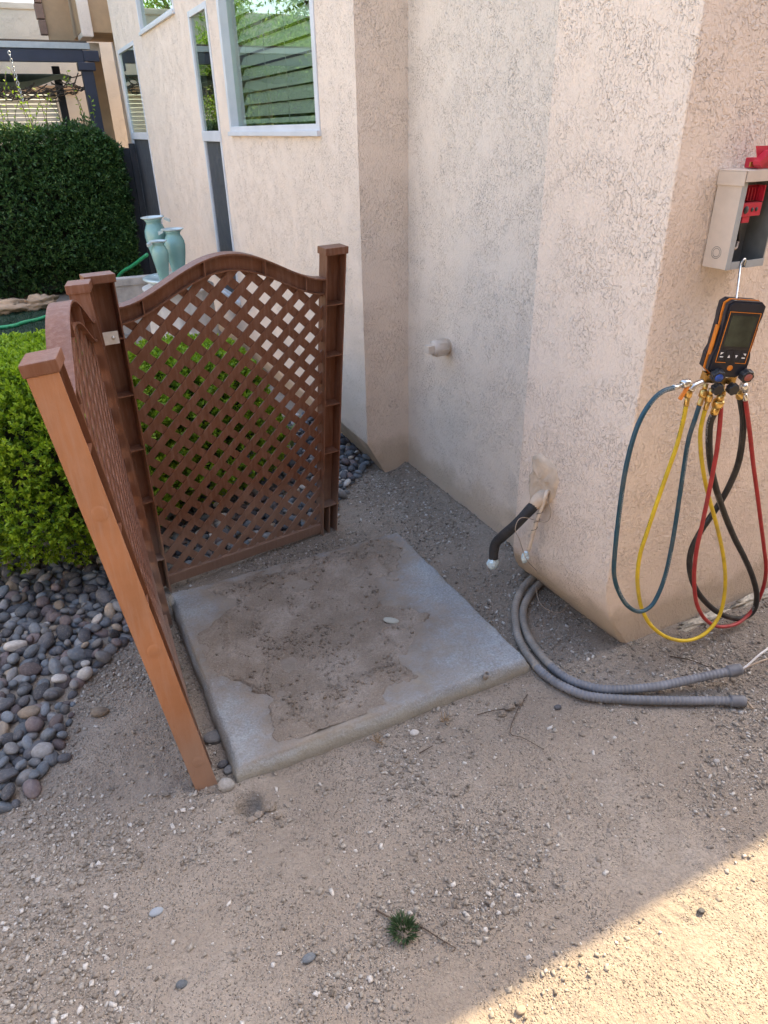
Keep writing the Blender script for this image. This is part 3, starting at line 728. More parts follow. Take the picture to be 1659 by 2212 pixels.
    for d in (1, -1):
        w0, w1 = (0.0012, 0.0052) if d == 1 else (-0.0052, 0.0004)
        c = -1.4
        while c < 2.4:
            c += hp_
            # centre line u = c + d*v ; band |u-c-d*v| < bw
            s = np.linspace(0.0, 1.2, 600); lines = []
            for off in (-bw, bw):
                uu_ = c+off+d*s; ins = (uu_ > q0) & (uu_ < q1) & (s > 0.045) & (s < arch(uu_)-0.052)
                lines.append((off, s[ins]))
            mid = c+d*s; insm = (mid > q0) & (mid < q1) & (s > 0.045) & (s < arch(mid)-0.052)
            alls = np.concatenate([l[1] for l in lines]+[s[insm]])
            if len(alls) < 8: continue
            lo, hi = alls.min(), alls.max()
            if hi-lo < 0.012: continue
            V = []; K = max(3, int((hi-lo)/0.09)+2)
            for t in np.linspace(0, 1, K):
                for off, wz in ((-bw, w0), (bw, w0), (bw, w1), (-bw, w1)):
                    l = [x for x in lines if x[0] == off][0][1]
                    a_, b_ = (l.min(), l.max()) if len(l) else ((lo+hi)/2,)*2
                    vv = a_+(b_-a_)*t; V.append(mp(min(max(c+off+d*vv, q0), q1), vv, wz))
            F = []
            for i in range(K-1):
                for k in range(4): F.append((4*i+k, 4*i+(k+1) % 4, 4*i+4+(k+1) % 4, 4*i+4+k))
            F += [(3, 2, 1, 0), tuple(4*(K-1)+k for k in range(4))]
            o = pydata('slat', V, F, M['brown'], root)
            bm = bmesh.new(); bm.from_mesh(o.data); bmesh.ops.recalc_face_normals(bm, faces=bm.faces); bm.to_mesh(o.data); bm.free()
    return mp
mpB = fence('lattice_fence_panel', (0.130, 2.262, 0.025), (0.922, 2.412, 0.0), (0.140, 2.262, 1.14), (1.000, 2.358, 1.145), (0.2, -1, 0),
      'brown arched lattice fence panel facing the camera at the back of the pad')
mpA = fence('lattice_fence_panel', (0.110, 1.325, 0.0), (0.145, 2.13, 0.0), (-0.022, 1.345, 1.150), (0.125, 2.225, 1.135), (1, 0, 0),
      'brown arched lattice fence panel seen nearly edge on, leaning over the pebbles', True)
# metal strap joining the two panels
br = tag(empty('metal_strap'), 'small bent zinc strap screwed across the two fence posts', 'bracket')
b1 = np.array(mpB(0.055, 0.955, PD/2+0.002)); b0 = np.array(mpB(0.012, 0.955, PD/2+0.002)); b00 = b0+np.array([-0.012, 0.012, 0.0])+np.array([-0.016, 0.0, 0])
up = np.array([0, 0, 0.019]); nn = np.array([0.0, -0.0022, 0])
V = []
for p in (b00, b0, b1):
    V += [p-up, p+up, p+up+nn, p-up+nn]
F = [(0, 1, 5, 4), (4, 5, 9, 8), (2, 3, 7, 6), (6, 7, 11, 10), (1, 2, 6, 5), (5, 6, 10, 9), (3, 0, 4, 7), (7, 4, 8, 11), (0, 3, 2, 1), (8, 9, 10, 11)]
pydata('strap', V, F, M['zinc'], br)
sc = (b0+b1)/2+(b1-b0)*0.15
lathe('screw', [(0.0, 0.006), (0.003, 0.006), (0.0045, 0.004), (0.006, 0.001), (0.006, 0.0)], M['steel'], br, 12, frame_to(sc+nn, (0, -1, 0)))

# ---------------------------------------------------------------- disconnect box
dbx = tag(empty('disconnect_box'), 'open electrical disconnect box with a red pull-out inside, on the stucco wall', 'electrical box')
x0, x1, y0, y1, z0, z1 = 1.476, 1.606, 1.180, 1.247, 1.190, 1.398
t = 0.002
box_obj('side_panel', x0, x0+t, y0, y1, z0, z1-0.002, M['beige_paint'], dbx); box_obj('side_panel', x1-t, x1, y0, y1, z0, z1-0.002, M['beige_paint'], dbx)
box_obj('back_panel', x0+t, x1-t, y1-t, y1-0.0002, z0+t, z1-t, M['grey_inner'], dbx)
box_obj('bottom_panel', x0+t, x1-t, y0+0.001, y1-t, z0+0.0005, z0+t, M['grey_inner'], dbx)
box_obj('inner_side', x0+t+0.0003, x0+t+0.001, y0+0.002, y1-t, z0+t, z1-t, M['grey_inner'], dbx); box_obj('inner_side', x1-t-0.001, x1-t-0.0003, y0+0.002, y1-t, z0+t, z1-t, M['grey_inner'], dbx)
box_obj('front_lip', x0+0.0005, x0+0.016, y0-0.001, y0+0.0008, z0-0.001, z1-0.022, M['grey_metal'], dbx)
box_obj('front_lip', x0+0.0165, x0+0.045, y0-0.001, y0+0.0008, z0-0.001, z0+0.016, M['grey_metal'], dbx, 0.0006)
box_obj('front_lip', x0+0.068, x1-0.001, y0-0.001, y0+0.0008, z0-0.001, z0+0.016, M['grey_metal'], dbx, 0.0006)
bm = bmesh.new(); bbox(bm, x0-0.004, x0-0.001, y0-0.006, y1+0.001, z1-0.028, z1+0.001, 0.001); bbox(bm, x0-0.004, x1+0.004, y0-0.006, y1+0.001, z1+0.0012, z1+0.004, 0.001); bbox(bm, x0+0.0, x1+0.004, y0-0.008, y0-0.0055, z1-0.020, z1+0.003, 0.0008)
bmobj('hood', bm, M['beige_paint'], dbx)
kz = z0+0.035; kc = (x0-0.0004, (y0+y1)/2, kz)
for r_ in (0.014, 0.010): 
    bm = bmesh.new(); bmesh.ops.create_circle(bm, segments=24, radius=r_); bmesh.ops.create_circle(bm, segments=24, radius=r_-0.0012)
    vs_ = list(bm.verts)
    for k in range(24): bm.faces.new((vs_[k], vs_[(k+1) % 24], vs_[24+(k+1) % 24], vs_[24+k]))
    fm = frame_to((x0-0.0006, kc[1], kz), (-1, 0, 0))
    for q in bm.verts: q.co = fm @ q.co
    bmobj('knockout_ring', bm, M['grey_inner'], dbx)
# red pull-out carrier in the box
bm = bmesh.new(); rx0, rx1 = x0+0.020, x0+0.086
bbox(bm, rx0, rx1, y0+0.006, y0+0.010, z1-0.094, z1-0.066, 0.001); bbox(bm, rx0, rx1, y0+0.010, y0+0.045, z1-0.068, z1-0.065, 0.001)
bbox(bm, rx0, rx1, y0+0.030, y0+0.034, z1-0.064, z1-0.030, 0.001)
for k in range(6): bbox(bm, rx0+0.006+k*0.0105, rx0+0.0085+k*0.0105, y0+0.018, y0+0.0295, z1-0.062, z1-0.034)
bbox(bm, rx0-0.001, rx0+0.002, y0+0.006, y0+0.034, z1-0.064, z1-0.030); bbox(bm, rx1-0.002, rx1+0.001, y0+0.006, y0+0.034, z1-0.064, z1-0.030)
bbox(bm, rx0+0.012, rx0+0.036, y0+0.008, y0+0.025, z1-0.108, z1-0.0945, 0.001)
ro = bmobj('fuse_block', bm, M['red_plastic'], dbx)
for cxk, rr in ((0.016, 0.0085), (0.036, 0.0048), (0.050, 0.0048)):
    lathe('socket_hole', [(rr, 0), (rr*0.9, 0.0008), (0, 0.0009)], M['black'], ro, 16, frame_to((rx0+cxk, y0+0.0055, z1-0.080), (0, -1, 0)))
bx = x0+0.04
tube('wire', [(bx, y0+0.02, z1-0.105), (bx+0.006, y0+0.022, z1-0.125), (bx+0.022, y0+0.03, z1-0.15), (bx+0.03, y0+0.045, z1-0.165)], 0.0035, M['black'], dbx, 20)
tube('wire', [(bx-0.01, y0+0.02, z1-0.105), (bx-0.006, y0+0.026, z1-0.13), (bx+0.008, y0+0.03, z1-0.155), (bx+0.02, y0+0.03, z1-0.16)], 0.0032, M['black'], dbx, 20)
tube('wire', [(x0+0.006, y0+0.03, z0+0.075), (x0+0.02, y0+0.022, z0+0.05), (x0+0.045, y0+0.02, z0+0.042), (x0+0.062, y0+0.03, z0+0.055)], 0.0035, M['wire'], dbx, 20)
tube('wire', [(x0+0.006, y0+0.04, z0+0.03), (x0+0.03, y0+0.03, z0+0.028), (x0+0.05, y0+0.035, z0+0.045), (x0+0.05, y0+0.05, z0+0.07)], 0.003, M['black'], dbx, 20)
# red pull handle lying on the hood
hd = tag(empty('pull_handle'), 'red plastic pull-out handle lying on top of the electrical box', 'handle')
zt = z1+0.0045; hx = x0+0.052
bm = bmesh.new()
prof = [(0.0, 0.0), (0.052, 0.0), (0.052, 0.046), (-0.020, 0.046)]
for yy in (y0+0.004, y0+0.008):
    pass
V = [(hx+a, y0+0.010, zt+b) for a, b in prof]+[(hx+a, y0+0.013, zt+b) for a, b in prof]
bm.free()
pydata('plate', V, [(0, 1, 2, 3), (7, 6, 5, 4), (0, 4, 5, 1), (1, 5, 6, 2), (2, 6, 7, 3), (3, 7, 4, 0)], M['red_plastic'], hd)
V = []; gp = [(-0.022, 0.010), (-0.022, 0.016), (0.004, 0.036), (0.010, 0.038), (0.055, 0.038)]; gi = [(-0.013, 0.004), (-0.011, 0.009), (0.008, 0.024), (0.013, 0.027), (0.055, 0.027)]
for yy in (y0-0.010, y0+0.0098):
    for a, b in gp: V.append((hx+a, yy, zt+b))
    for a, b in gi: V.append((hx+a, yy, zt+b))
F = []; K = 5
for i in range(K-1):
    F += [(i, i+1, K+i+1, K+i), (2*K+i+1, 2*K+i, 3*K+i, 3*K+i+1), (i+1, i, 2*K+i, 2*K+i+1), (K+i, K+i+1, 3*K+i+1, 3*K+i)]
F += [(0, K, 3*K, 2*K), (K-1, 3*K-1, 4*K-1, 2*K-1)]
pydata('grip', V, F, M['red_plastic'], hd)
V = [(hx-0.004, y0+0.016, zt), (hx+0.05, y0+0.016, zt), (hx+0.05, y0+0.05, zt), (hx-0.004, y0+0.05, zt)]
box_obj('blade_block', hx+0.002, hx+0.052, y0+0.0135, y0+0.05, zt+0.0005, zt+0.022, M['red_plastic'], hd, 0.002)
box_obj('blade', hx-0.016, hx+0.001, y0+0.020, y0+0.023, zt+0.004, zt+0.014, M['brass'], hd)

# ---------------------------------------------------------------- gauge manifold
mg = tag(empty('gauge_manifold'), 'black and orange digital gauge manifold hanging by a hook from the electrical box', 'gauge')
mc = Vector((1.478, 1.125, 1.043)); mm = Matrix.Translation(mc) @ Matrix.Rotation(R(-24), 4, 'Z') @ Matrix.Rotation(R(5), 4, 'Y')
def outline(w0, w1, w2, h):   # widths at bottom, waist, top (half), half height
    return [(-w0*0.55, -h), (w0*0.55, -h), (w0, -h*0.82), (w0, -h*0.45), (w1, -h*0.25), (w1, h*0.45), (w2, h*0.62), (w2, h*0.90), (w2*0.75, h), (-w2*0.75, h), (-w2, h*0.90), (-w2, h*0.62), (-w1, h*0.45), (-w1, -h*0.25), (-w0, -h*0.45), (-w0, -h*0.82)]
def slab_(name, ol, ya, yb, mat, par, inset=0.0, bev=0.004):
    bm = bmesh.new(); A = [bm.verts.new((a, ya, b)) for a, b in ol]; B = [bm.verts.new((a, yb, b)) for a, b in ol]; n = len(ol)
    bm.faces.new(A); bm.faces.new(B[::-1])
    for k in range(n): bm.faces.new((A[k], B[k], B[(k+1) % n], A[(k+1) % n]))
    bmesh.ops.recalc_face_normals(bm, faces=bm.faces)
    if bev:
        bmesh.ops.bevel(bm, geom=[e for e in bm.edges if abs(e.verts[0].co.y-e.verts[1].co.y) < 1e-6], offset=bev, segments=2, affect='EDGES')
    for q in bm.verts: q.co = mm @ q.co
    return bmobj(name, bm, mat, par)
oF = outline(0.048, 0.043, 0.045, 0.090)
slab_('case_front', oF, -0.030, -0.0095, M['navy_case'], mg)
slab_('rubber_band', [(a*1.035, b*1.012) for a, b in oF], -0.0095, -0.0035, M['orange'], mg, bev=0.001)
slab_('case_back', oF, -0.0033, 0.026, M['navy_case'], mg, bev=0.006)
for sx in (-1, 1):
    bm = bmesh.new(); bbox(bm, sx*0.0475-0.002, sx*0.0475+0.002, -0.018, -0.004, -0.040, 0.030, 0.0015, mm); bmobj('side_grip', bm, M['orange'], mg)
scr = slab_('bezel', [(-0.036, -0.052), (0.036, -0.052), (0.036, 0.064), (-0.036, 0.064)], -0.0312, -0.0298, M['black'], mg, bev=0)
slab_('display', [(-0.030, -0.014), (0.030, -0.014), (0.030, 0.058), (-0.030, 0.058)], -0.0322, -0.0313, M['screen'], mg, bev=0)
ol = 0.0375
for (a0, a1, b0, b1) in ((-ol, -ol+0.0012, -0.054, 0.066), (ol-0.0012, ol, -0.054, 0.066), (-ol+0.0012, ol-0.0012, 0.0648, 0.066), (-ol+0.0012, -0.012, -0.054, -0.0528), (0.012, ol-0.0012, -0.054, -0.0528)):
    slab_('orange_trim', [(a0, b0), (a1, b0), (a1, b1), (a0, b1)], -0.0318, -0.0301, M['orange'], mg, bev=0)
for k, cxk in enumerate((-0.027, -0.009, 0.009, 0.027)):
    slab_('key', [(cxk-0.0075, -0.048), (cxk+0.0075, -0.048), (cxk+0.0075, -0.024), (cxk-0.0075, -0.024)], -0.0322, -0.0313, M['navy_case'], mg, bev=0)
    tri = {0: [(cxk-0.004, -0.029), (cxk-0.004, -0.035), (cxk+0.003, -0.029)], 1: [(cxk-0.003, -0.041), (cxk+0.003, -0.041), (cxk, -0.034)], 2: [(cxk-0.003, -0.034), (cxk, -0.041), (cxk+0.003, -0.034)], 3: [(cxk-0.003, -0.029), (cxk+0.004, -0.029), (cxk+0.004, -0.035)]}[k]
    slab_('key_mark', tri, -0.0328, -0.03225, M['white_print'], mg, bev=0)
    if k in (0, 3): slab_('key_mark', [(cxk-0.004, -0.041), (cxk+0.004, -0.041), (cxk+0.004, -0.0385), (cxk-0.004, -0.0385)], -0.0328, -0.03225, M['white_print'], mg, bev=0)
def mlathe(name, prof, mat, par, p, d, seg=16):
    P = mm @ Vector(p); D = (mm.to_3x3() @ Vector(d)); return lathe(name, prof, mat, par, seg, frame_to(P, D))
mlathe('power_button', [(0.007, 0), (0.007, 0.002), (0.005, 0.003), (0, 0.003)], M['orange'], mg, (0.003, -0.030, -0.066), (0, -1, 0))
def knob(p, d, mat_face, r=0.016):
    P = mm @ Vector(p); D = mm.to_3x3() @ Vector(d); fm = frame_to(P, D); V = []; F = []; S = 32
    for r_, z in ((0.8, 0), (1, 0.003), (1, 0.016), (0.9, 0.019)):
        for k in range(S):
            a = 2*math.pi*k/S; rr = r*r_*(1+0.09*math.cos(a*7)); V.append(fm @ Vector((rr*math.cos(a), rr*math.sin(a), z)))
    for i in range(3):
        for k in range(S): F.append((i*S+k, i*S+(k+1) % S, (i+1)*S+(k+1) % S, (i+1)*S+k))
    F.append(tuple(3*S+k for k in range(S))); F.append(tuple(range(S))[::-1])
    o = pydata('valve_knob', V, F, M['black'], mg)
    if mat_face: lathe('knob_face', [(r*0.62, 0.018), (r*0.62, 0.0205), (0, 0.0208)], mat_face, o, 20, fm)
knob((-0.026, -0.030, -0.082), (0.0, -1, -0.25), M['blue_plastic']); knob((0.043, -0.030, -0.078), (0.15, -1, -0.2), M['dull_red'])
knob((-0.012, -0.020, -0.118), (0.05, -1, -0.15), None, 0.014); knob((0.026, -0.020, -0.116), (0.1, -1, -0.15), None, 0.014)
bm = bmesh.new(); bbox(bm, -0.040, 0.040, -0.012, 0.012, -0.112, -0.088, 0.002, mm); bmobj('valve_block', bm, M['brass'], mg)
mlathe('sight_glass', [(0.010, 0), (0.010, 0.006), (0.007, 0.0065), (0, 0.006)], M['steel'], mg, (0.008, -0.018, -0.084), (0, -1, 0))
hb = mm @ Vector((-0.012, 0.006, 0.086)); ht = Vector((x0+0.046, y0-0.004, z0+0.004))
tube('hook', [hb, hb.lerp(ht, 0.5), ht, ht+Vector((0.004, 0.001, 0.011)), ht+Vector((0.012, 0.003, 0.0165)), ht+Vector((0.020, 0.006, 0.012)), ht+Vector((0.0225, 0.008, -0.002))], 0.0024, M['steel'], mg, 50, 8)

# ---------------------------------------------------------------- charging hoses
def hp_px(x, y): return ((1480+x/2.989)/1.1573, (900+y/2.989)/1.1573)
def hose(name, pts, ys, rad, mat, label, ends):
    root = tag(empty(name), label, 'hose', 'charging hoses hanging from the gauge manifold')
    yy = np.interp(np.linspace(0, 1, len(pts)), np.linspace(0, 1, len(ys)), ys)
    P = [at_y(*hp_px(*p), y) for p, y in zip(pts, yy)]
    Q, L_ = spline(P, len(P)*7); V, F = tube_data(Q, rad, 16); ho = pydata('hose_tube', V, F, mat, root, True)
    for nm_, val in (('along', np.repeat(np.linspace(0, L_, len(Q)), 16)), ('around', np.tile(np.arange(16)/15.0, len(Q)))):
        ho.data.attributes.new(nm_, 'FLOAT', 'POINT').data.foreach_set('value', val.astype(np.float32))
    for end, kind in zip((0, 1), ends):
        a = P[0] if end == 0 else P[-1]; b = P[1] if end == 0 else P[-2]
        d = Vector(a-b).normalized(); fm = frame_to(a-np.array(d)*0.004, d); m2 = M['brass'] if kind != 'steel' else M['steel']
        r = rad
        lathe('ferrule', [(r*1.12, 0), (r*1.22, 0.003), (r*1.12, 0.006), (r*1.12, 0.020), (r*0.7, 0.022)], m2, root, 14, fm)
        if kind == 'brass':
            lathe('swivel_nut', [(r*0.75, 0.020), (r*1.55, 0.022), (r*1.65, 0.026), (r*1.65, 0.036), (r*1.45, 0.040), (r*1.0, 0.041)], M['brass'], root, 16, fm)
            tube('coupling', [fm @ Vector((0, 0, 0.038)), Vector(fm @ Vector((0, 0, 0.052))).lerp(Vector((fm @ Vector((0, 0, 0.052))).to_tuple()[:2]+((fm @ Vector((0, 0, 0.056))).z,)), 1.0)], r*1.05, M['brass'], root, 3, 12, True)
        elif kind == 'steel':
            lathe('neck', [(r*0.6, 0.02), (r*0.55, 0.034)], M['steel'], root, 12, fm)
            lathe('swivel_nut', [(r*0.9, 0.032), (r*1.75, 0.034), (r*1.75, 0.052), (r*1.4, 0.056)], M['steel'], root, 16, fm)
    return root, P
rB, PB = hose('charging_hose', [(615, 205), (520, 240), (430, 330), (350, 470), (290, 650), (245, 850), (215, 1050), (190, 1250), (170, 1450), (165, 1600), (195, 1720), (260, 1830), (350, 1880), (440, 1840), (500, 1740), (550, 1600), (590, 1420), (620, 1250), (650, 1050), (680, 850), (720, 600), (770, 440), (805, 330)],
     (1.10, 1.085, 1.075, 1.075, 1.09, 1.10, 1.115, 1.125), 0.0058, M['hose_blue'], 'dark blue-green charging hose looping down beside the wall corner', ('steel', 'brass'))
rY, PY_ = hose('charging_hose', [(705, 330), (680, 460), (630, 650), (560, 850), (480, 1080), (410, 1290), (360, 1450), (340, 1600), (345, 1720), (370, 1850), (430, 1970), (520, 2050), (620, 2090), (720, 2095), (820, 2060), (900, 1990), (960, 1890), (990, 1750), (995, 1600), (975, 1430), (930, 1230), (880, 1050), (840, 880), (815, 700), (810, 540), (835, 410), (850, 360)],
     (1.115, 1.12, 1.12, 1.115, 1.10, 1.095, 1.11, 1.125, 1.125, 1.12), 0.0055, M['hose_yellow'], 'yellow charging hose hanging lowest under the gauge manifold', ('brass', 'brass'))
rK, PK = hose('charging_hose', [(915, 390), (880, 480), (875, 640), (890, 800), (930, 970), (990, 1150), (1060, 1320), (1140, 1480), (1200, 1620), (1230, 1750), (1215, 1860), (1150, 1920), (1060, 1930), (950, 1890), (850, 1810), (770, 1700), (730, 1560), (740, 1430), (800, 1300), (880, 1180), (960, 1060), (1030, 930), (1090, 780), (1120, 620), (1130, 450), (1115, 330), (1105, 270)],
     (1.115, 1.14, 1.145, 1.14, 1.15, 1.165, 1.175, 1.17, 1.15, 1.13), 0.0087, M['hose_black'], 'thick black vacuum hose crossing over itself under the gauge manifold', ('brass', 'none'))
rR, PR = hose('charging_hose', [(965, 320), (955, 480), (935, 660), (905, 830), (865, 1030), (825, 1220), (785, 1400), (765, 1560), (765, 1700), (785, 1830), (840, 1930), (920, 1985), (1010, 1990), (1100, 1960), (1180, 1890), (1240, 1800), (1285, 1680), (1300, 1550), (1285, 1400), (1260, 1200), (1235, 1000), (1205, 780), (1180, 550), (1160, 400), (1145, 290)],
     (1.115, 1.10, 1.10, 1.115, 1.13, 1.155, 1.14, 1.13, 1.12), 0.0058, M['hose_red'], 'red charging hose hanging at the right edge under the gauge manifold', ('brass', 'steel'))
# shut-off valve with orange lever on the yellow hose
pl = at_y(*hp_px(690, 240), 1.10); bm = bmesh.new()
bbox(bm, -0.005, 0.005, -0.003, 0.003, -0.020, 0.016, 0.002, Matrix.Translation(Vector(pl)) @ Matrix.Rotation(R(35), 4, 'Y')); bmobj('shutoff_lever', bm, M['orange'], rY)
q = [np.array(at_y(*hp_px(*p), 1.11)) for p in ((735, 230), (760, 195), (820, 165))]
tube('valve_elbow', q, 0.0085, M['steel'], rY, 10, 12)

# ---------------------------------------------------------------- conduits, pipes, wires
c1 = [(1.56, 1.705, -0.02), (1.506, 1.698, 0.020), (1.447, 1.689, 0.030), (1.351, 1.645, 0.030), (1.270, 1.581, 0.022), (1.213, 1.501, 0.018), (1.169, 1.421, 0.018), (1.143, 1.321, 0.018), (1.142, 1.233, 0.018), (1.168, 1.160, 0.018), (1.208, 1.107, 0.018), (1.311, 1.040, 0.018), (1.42, 0.98, 0.018), (1.509, 0.934, 0.018), (1.572, 0.897, 0.020)]
c2 = [(1.56, 1.66, -0.02), (1.497, 1.656, 0.015), (1.434, 1.652, 0.018), (1.342, 1.602, 0.018), (1.265, 1.532, 0.018), (1.214, 1.442, 0.018), (1.188, 1.350, 0.018), (1.182, 1.255, 0.018), (1.198, 1.185, 0.018), (1.252, 1.118, 0.020), (1.335, 1.070, 0.026), (1.40, 1.04, 0.034), (1.48, 1.012, 0.046), (1.555, 0.985, 0.058), (1.62, 0.962, 0.068)]
for pts, lab, m_ in ((c1, 'grey flexible conduit lying on the ground, the one ending lower', 'conduit'), (c2, 'grey flexible conduit whose end lifts off the ground with white wire', 'conduit')):
    root = tag(empty('flexible_conduit'), lab, 'conduit', 'flexible conduits looping out from under the wall')
    n = 620; Q, L = spline(pts, n); s = np.linspace(0, L, n)
    rad = 0.0132+0.0009*np.sin(s*2*math.pi/0.0115)
    k = int(n*0.52)
    for a, b, mt in ((0, k, 'conduit_dusty'), (k-1, n, 'conduit')):
        V, F = tube_data(Q[a:b], rad[a:b], 14); pydata('conduit_tube', V, F, M[mt], root, True)
    d = Q[-1]-Q[-4]; fm = frame_to(Q[-1], d)
    pr = [(0.0155, -0.030), (0.0165, -0.028)]
    for j in range(6): pr += [(0.0185, -0.026+j*0.006), (0.0165, -0.0235+j*0.006)]
    pr += [(0.0165, 0.012), (0.012, 0.013), (0.011, 0.0), (0.0, 0.0)]
    lathe('end_fitting', pr, M['conduit'], root, 18, fm)
    e = Q[-1]; 
    if pts is c2:
        tube('wire', [e-d*2, e+d/np.linalg.norm(d)*0.02, e+np.array([0.10, -0.012, 0.050]), e+np.array([0.25, -0.03, 0.09])], 0.0032, M['white_wire'], root, 20, 8)
        tube('wire', [e-d*2, e+d/np.linalg.norm(d)*0.02, e+np.array([0.10, -0.028, 0.028]), e+np.array([0.25, -0.05, 0.03])], 0.0028, M['wire'], root, 20, 8)
    else:
        tube('wire', [e-d*2, e+d/np.linalg.norm(d)*0.015, e+np.array([0.018, -0.012, -0.004]), e+np.array([0.02, -0.03, -0.012])], 0.0028, M['wire'], root, 14, 8)
# refrigerant lines
hole = Vector(on_pier(1172, 1075, 0.0))
ls = tag(empty('suction_line'), 'black foam-insulated pipe stub poking from the wall with taped silver end', 'pipe')
p0 = hole-wnor*0.03; 
B = [np.array(p0), on_pier(1166, 1078, 0.03), on_pier(1140, 1106, 0.075), on_pier(1110, 1137, 0.115), on_pier(1084, 1160, 0.135), on_pier(1072, 1172, 0.142), on_pier(1067, 1188, 0.147), on_pier(1066, 1207, 0.150)]
tube('mortar_sleeve', [B[0], B[1], np.array(B[1])*0.45+np.array(B[2])*0.55], [0.030, 0.026, 0.019], M['patch'], ls, 12, 12)
tube('insulation', [B[1]]+B[2:], [0.017, 0.0185, 0.0165, 0.0165, 0.0175, 0.0165, 0.0165, 0.0155], M['black_soft'], ls, 40, 14)
lump('foil_end', on_pier(1065, 1217, 0.151), (0.021, 0.018, 0.024), M['foil'], ls, 33, 2, 0.45, 3.0, 0.3, False)
ll = tag(empty('liquid_line'), 'thin cream-painted copper pipe stub beside the black insulated pipe', 'pipe')
B2 = [np.array(p0), on_pier(1182, 1062, 0.018), on_pier(1172, 1092, 0.032), on_pier(1158, 1130, 0.048), on_pier(1141, 1190, 0.065)]
tube('pipe', B2, 0.0068, M['copper_white'], ll, 24, 10)
lump('foil_end', on_pier(1134, 1203, 0.067), (0.0165, 0.014, 0.021), M['foil'], ll, 35, 2, 0.5, 3.0, 0.3, False)
for (a, b) in ((0.55, 0.60), (0.66, 0.71), (0.45, 0.5)):
    Q, L = spline(B2, 40); i = int(a*40); j = i+3; th = np.linspace(0, 2*math.pi*1.2, 18); V = []
    T = (Q[j]-Q[i])/np.linalg.norm(Q[j]-Q[i]); N = np.cross(T, [0, 0, 1]); N /= np.linalg.norm(N); Bn = np.cross(T, N)
    tube('wire_wrap', [Q[i]+(Q[j]-Q[i])*(t_/th[-1])*1.5+0.0078*(math.cos(t_)*N+math.sin(t_)*Bn) for t_ in th], 0.0009, M['black'], ll, 18, 5, True)
wr = tag(empty('thermostat_wire'), 'thin bare wire dangling from the pipes and trailing by the conduits', 'wire')
tube('wire', [on_pier(1178, 1070, 0.02), on_pier(1190, 1105, 0.02), on_pier(1178, 1128, 0.03), on_pier(1128, 1118, 0.11), on_pier(1113, 1142, 0.14), on_pier(1122, 1165, 0.13), on_pier(1130, 1190, 0.09), on_pier(1142, 1215, 0.07), at_z(1175, 1245, 0.05), at_z(1215, 1268, 0.03), at_z(1240, 1280, 0.02), at_z(1246, 1290, 0.015), at_z(1230, 1302, 0.012), at_z(1212, 1322, 0.01), at_z(1185, 1318, 0.01), at_z(1165, 1300, 0.02), at_z(1157, 1268, 0.03)], 0.0013, M['wire'], wr, 160, 6)

# ---------------------------------------------------------------- foliage helper
def leaves(name, P, A, L, Wd, mat, parent=None, tint=None, fold=0.25):
    """P base points, A axis (n,3), lengths, widths"""
    n = len(P); A = A/np.linalg.norm(A, axis=1)[:, None]
    r = rng.normal(size=(n, 3)); S = np.cross(A, r); S /= np.linalg.norm(S, axis=1)[:, None]; N = np.cross(S, A)
    L = np.broadcast_to(L, (n,))[:, None]; Wd = np.broadcast_to(Wd, (n,))[:, None]
    v0 = P; v1 = P+A*L*0.5+S*Wd*0.5+N*Wd*fold; v2 = P+A*L-N*L*0.08; v3 = P+A*L*0.5-S*Wd*0.5+N*Wd*fold
    V = np.stack([v0, v1, v2, v3], 1).reshape(-1, 3); b = np.arange(n)*4
    F = np.concatenate([np.stack([b, b+1, b+2], 1), np.stack([b, b+2, b+3], 1)])
    me = npmesh(name, V, F); t = tint if tint is not None else rng.random(n)
    a = me.attributes.new('tint', 'FLOAT', 'POINT'); a.data.foreach_set('value', np.repeat(t, 4).astype(np.float32))
    return link(name, me, mat, parent)
def rosettes(C, D, k, L, spread, stem):
    """k leaves round each tip C with outward axis D"""
    n = len(C); Ci = np.repeat(C, k, 0); Di = np.repeat(D/np.linalg.norm(D, axis=1)[:, None], k, 0)
    h = np.tile(np.linspace(0, 1, k), n); rnd = rng.normal(size=(n*k, 3)); side = rnd-Di*(np.sum(rnd*Di, 1)[:, None]); side /= np.linalg.norm(side, axis=1)[:, None]
    P = Ci+Di*(h*stem)[:, None]; A = Di*(1-spread+spread*h*0.8)[:, None]+side*spread
    return P, A, h
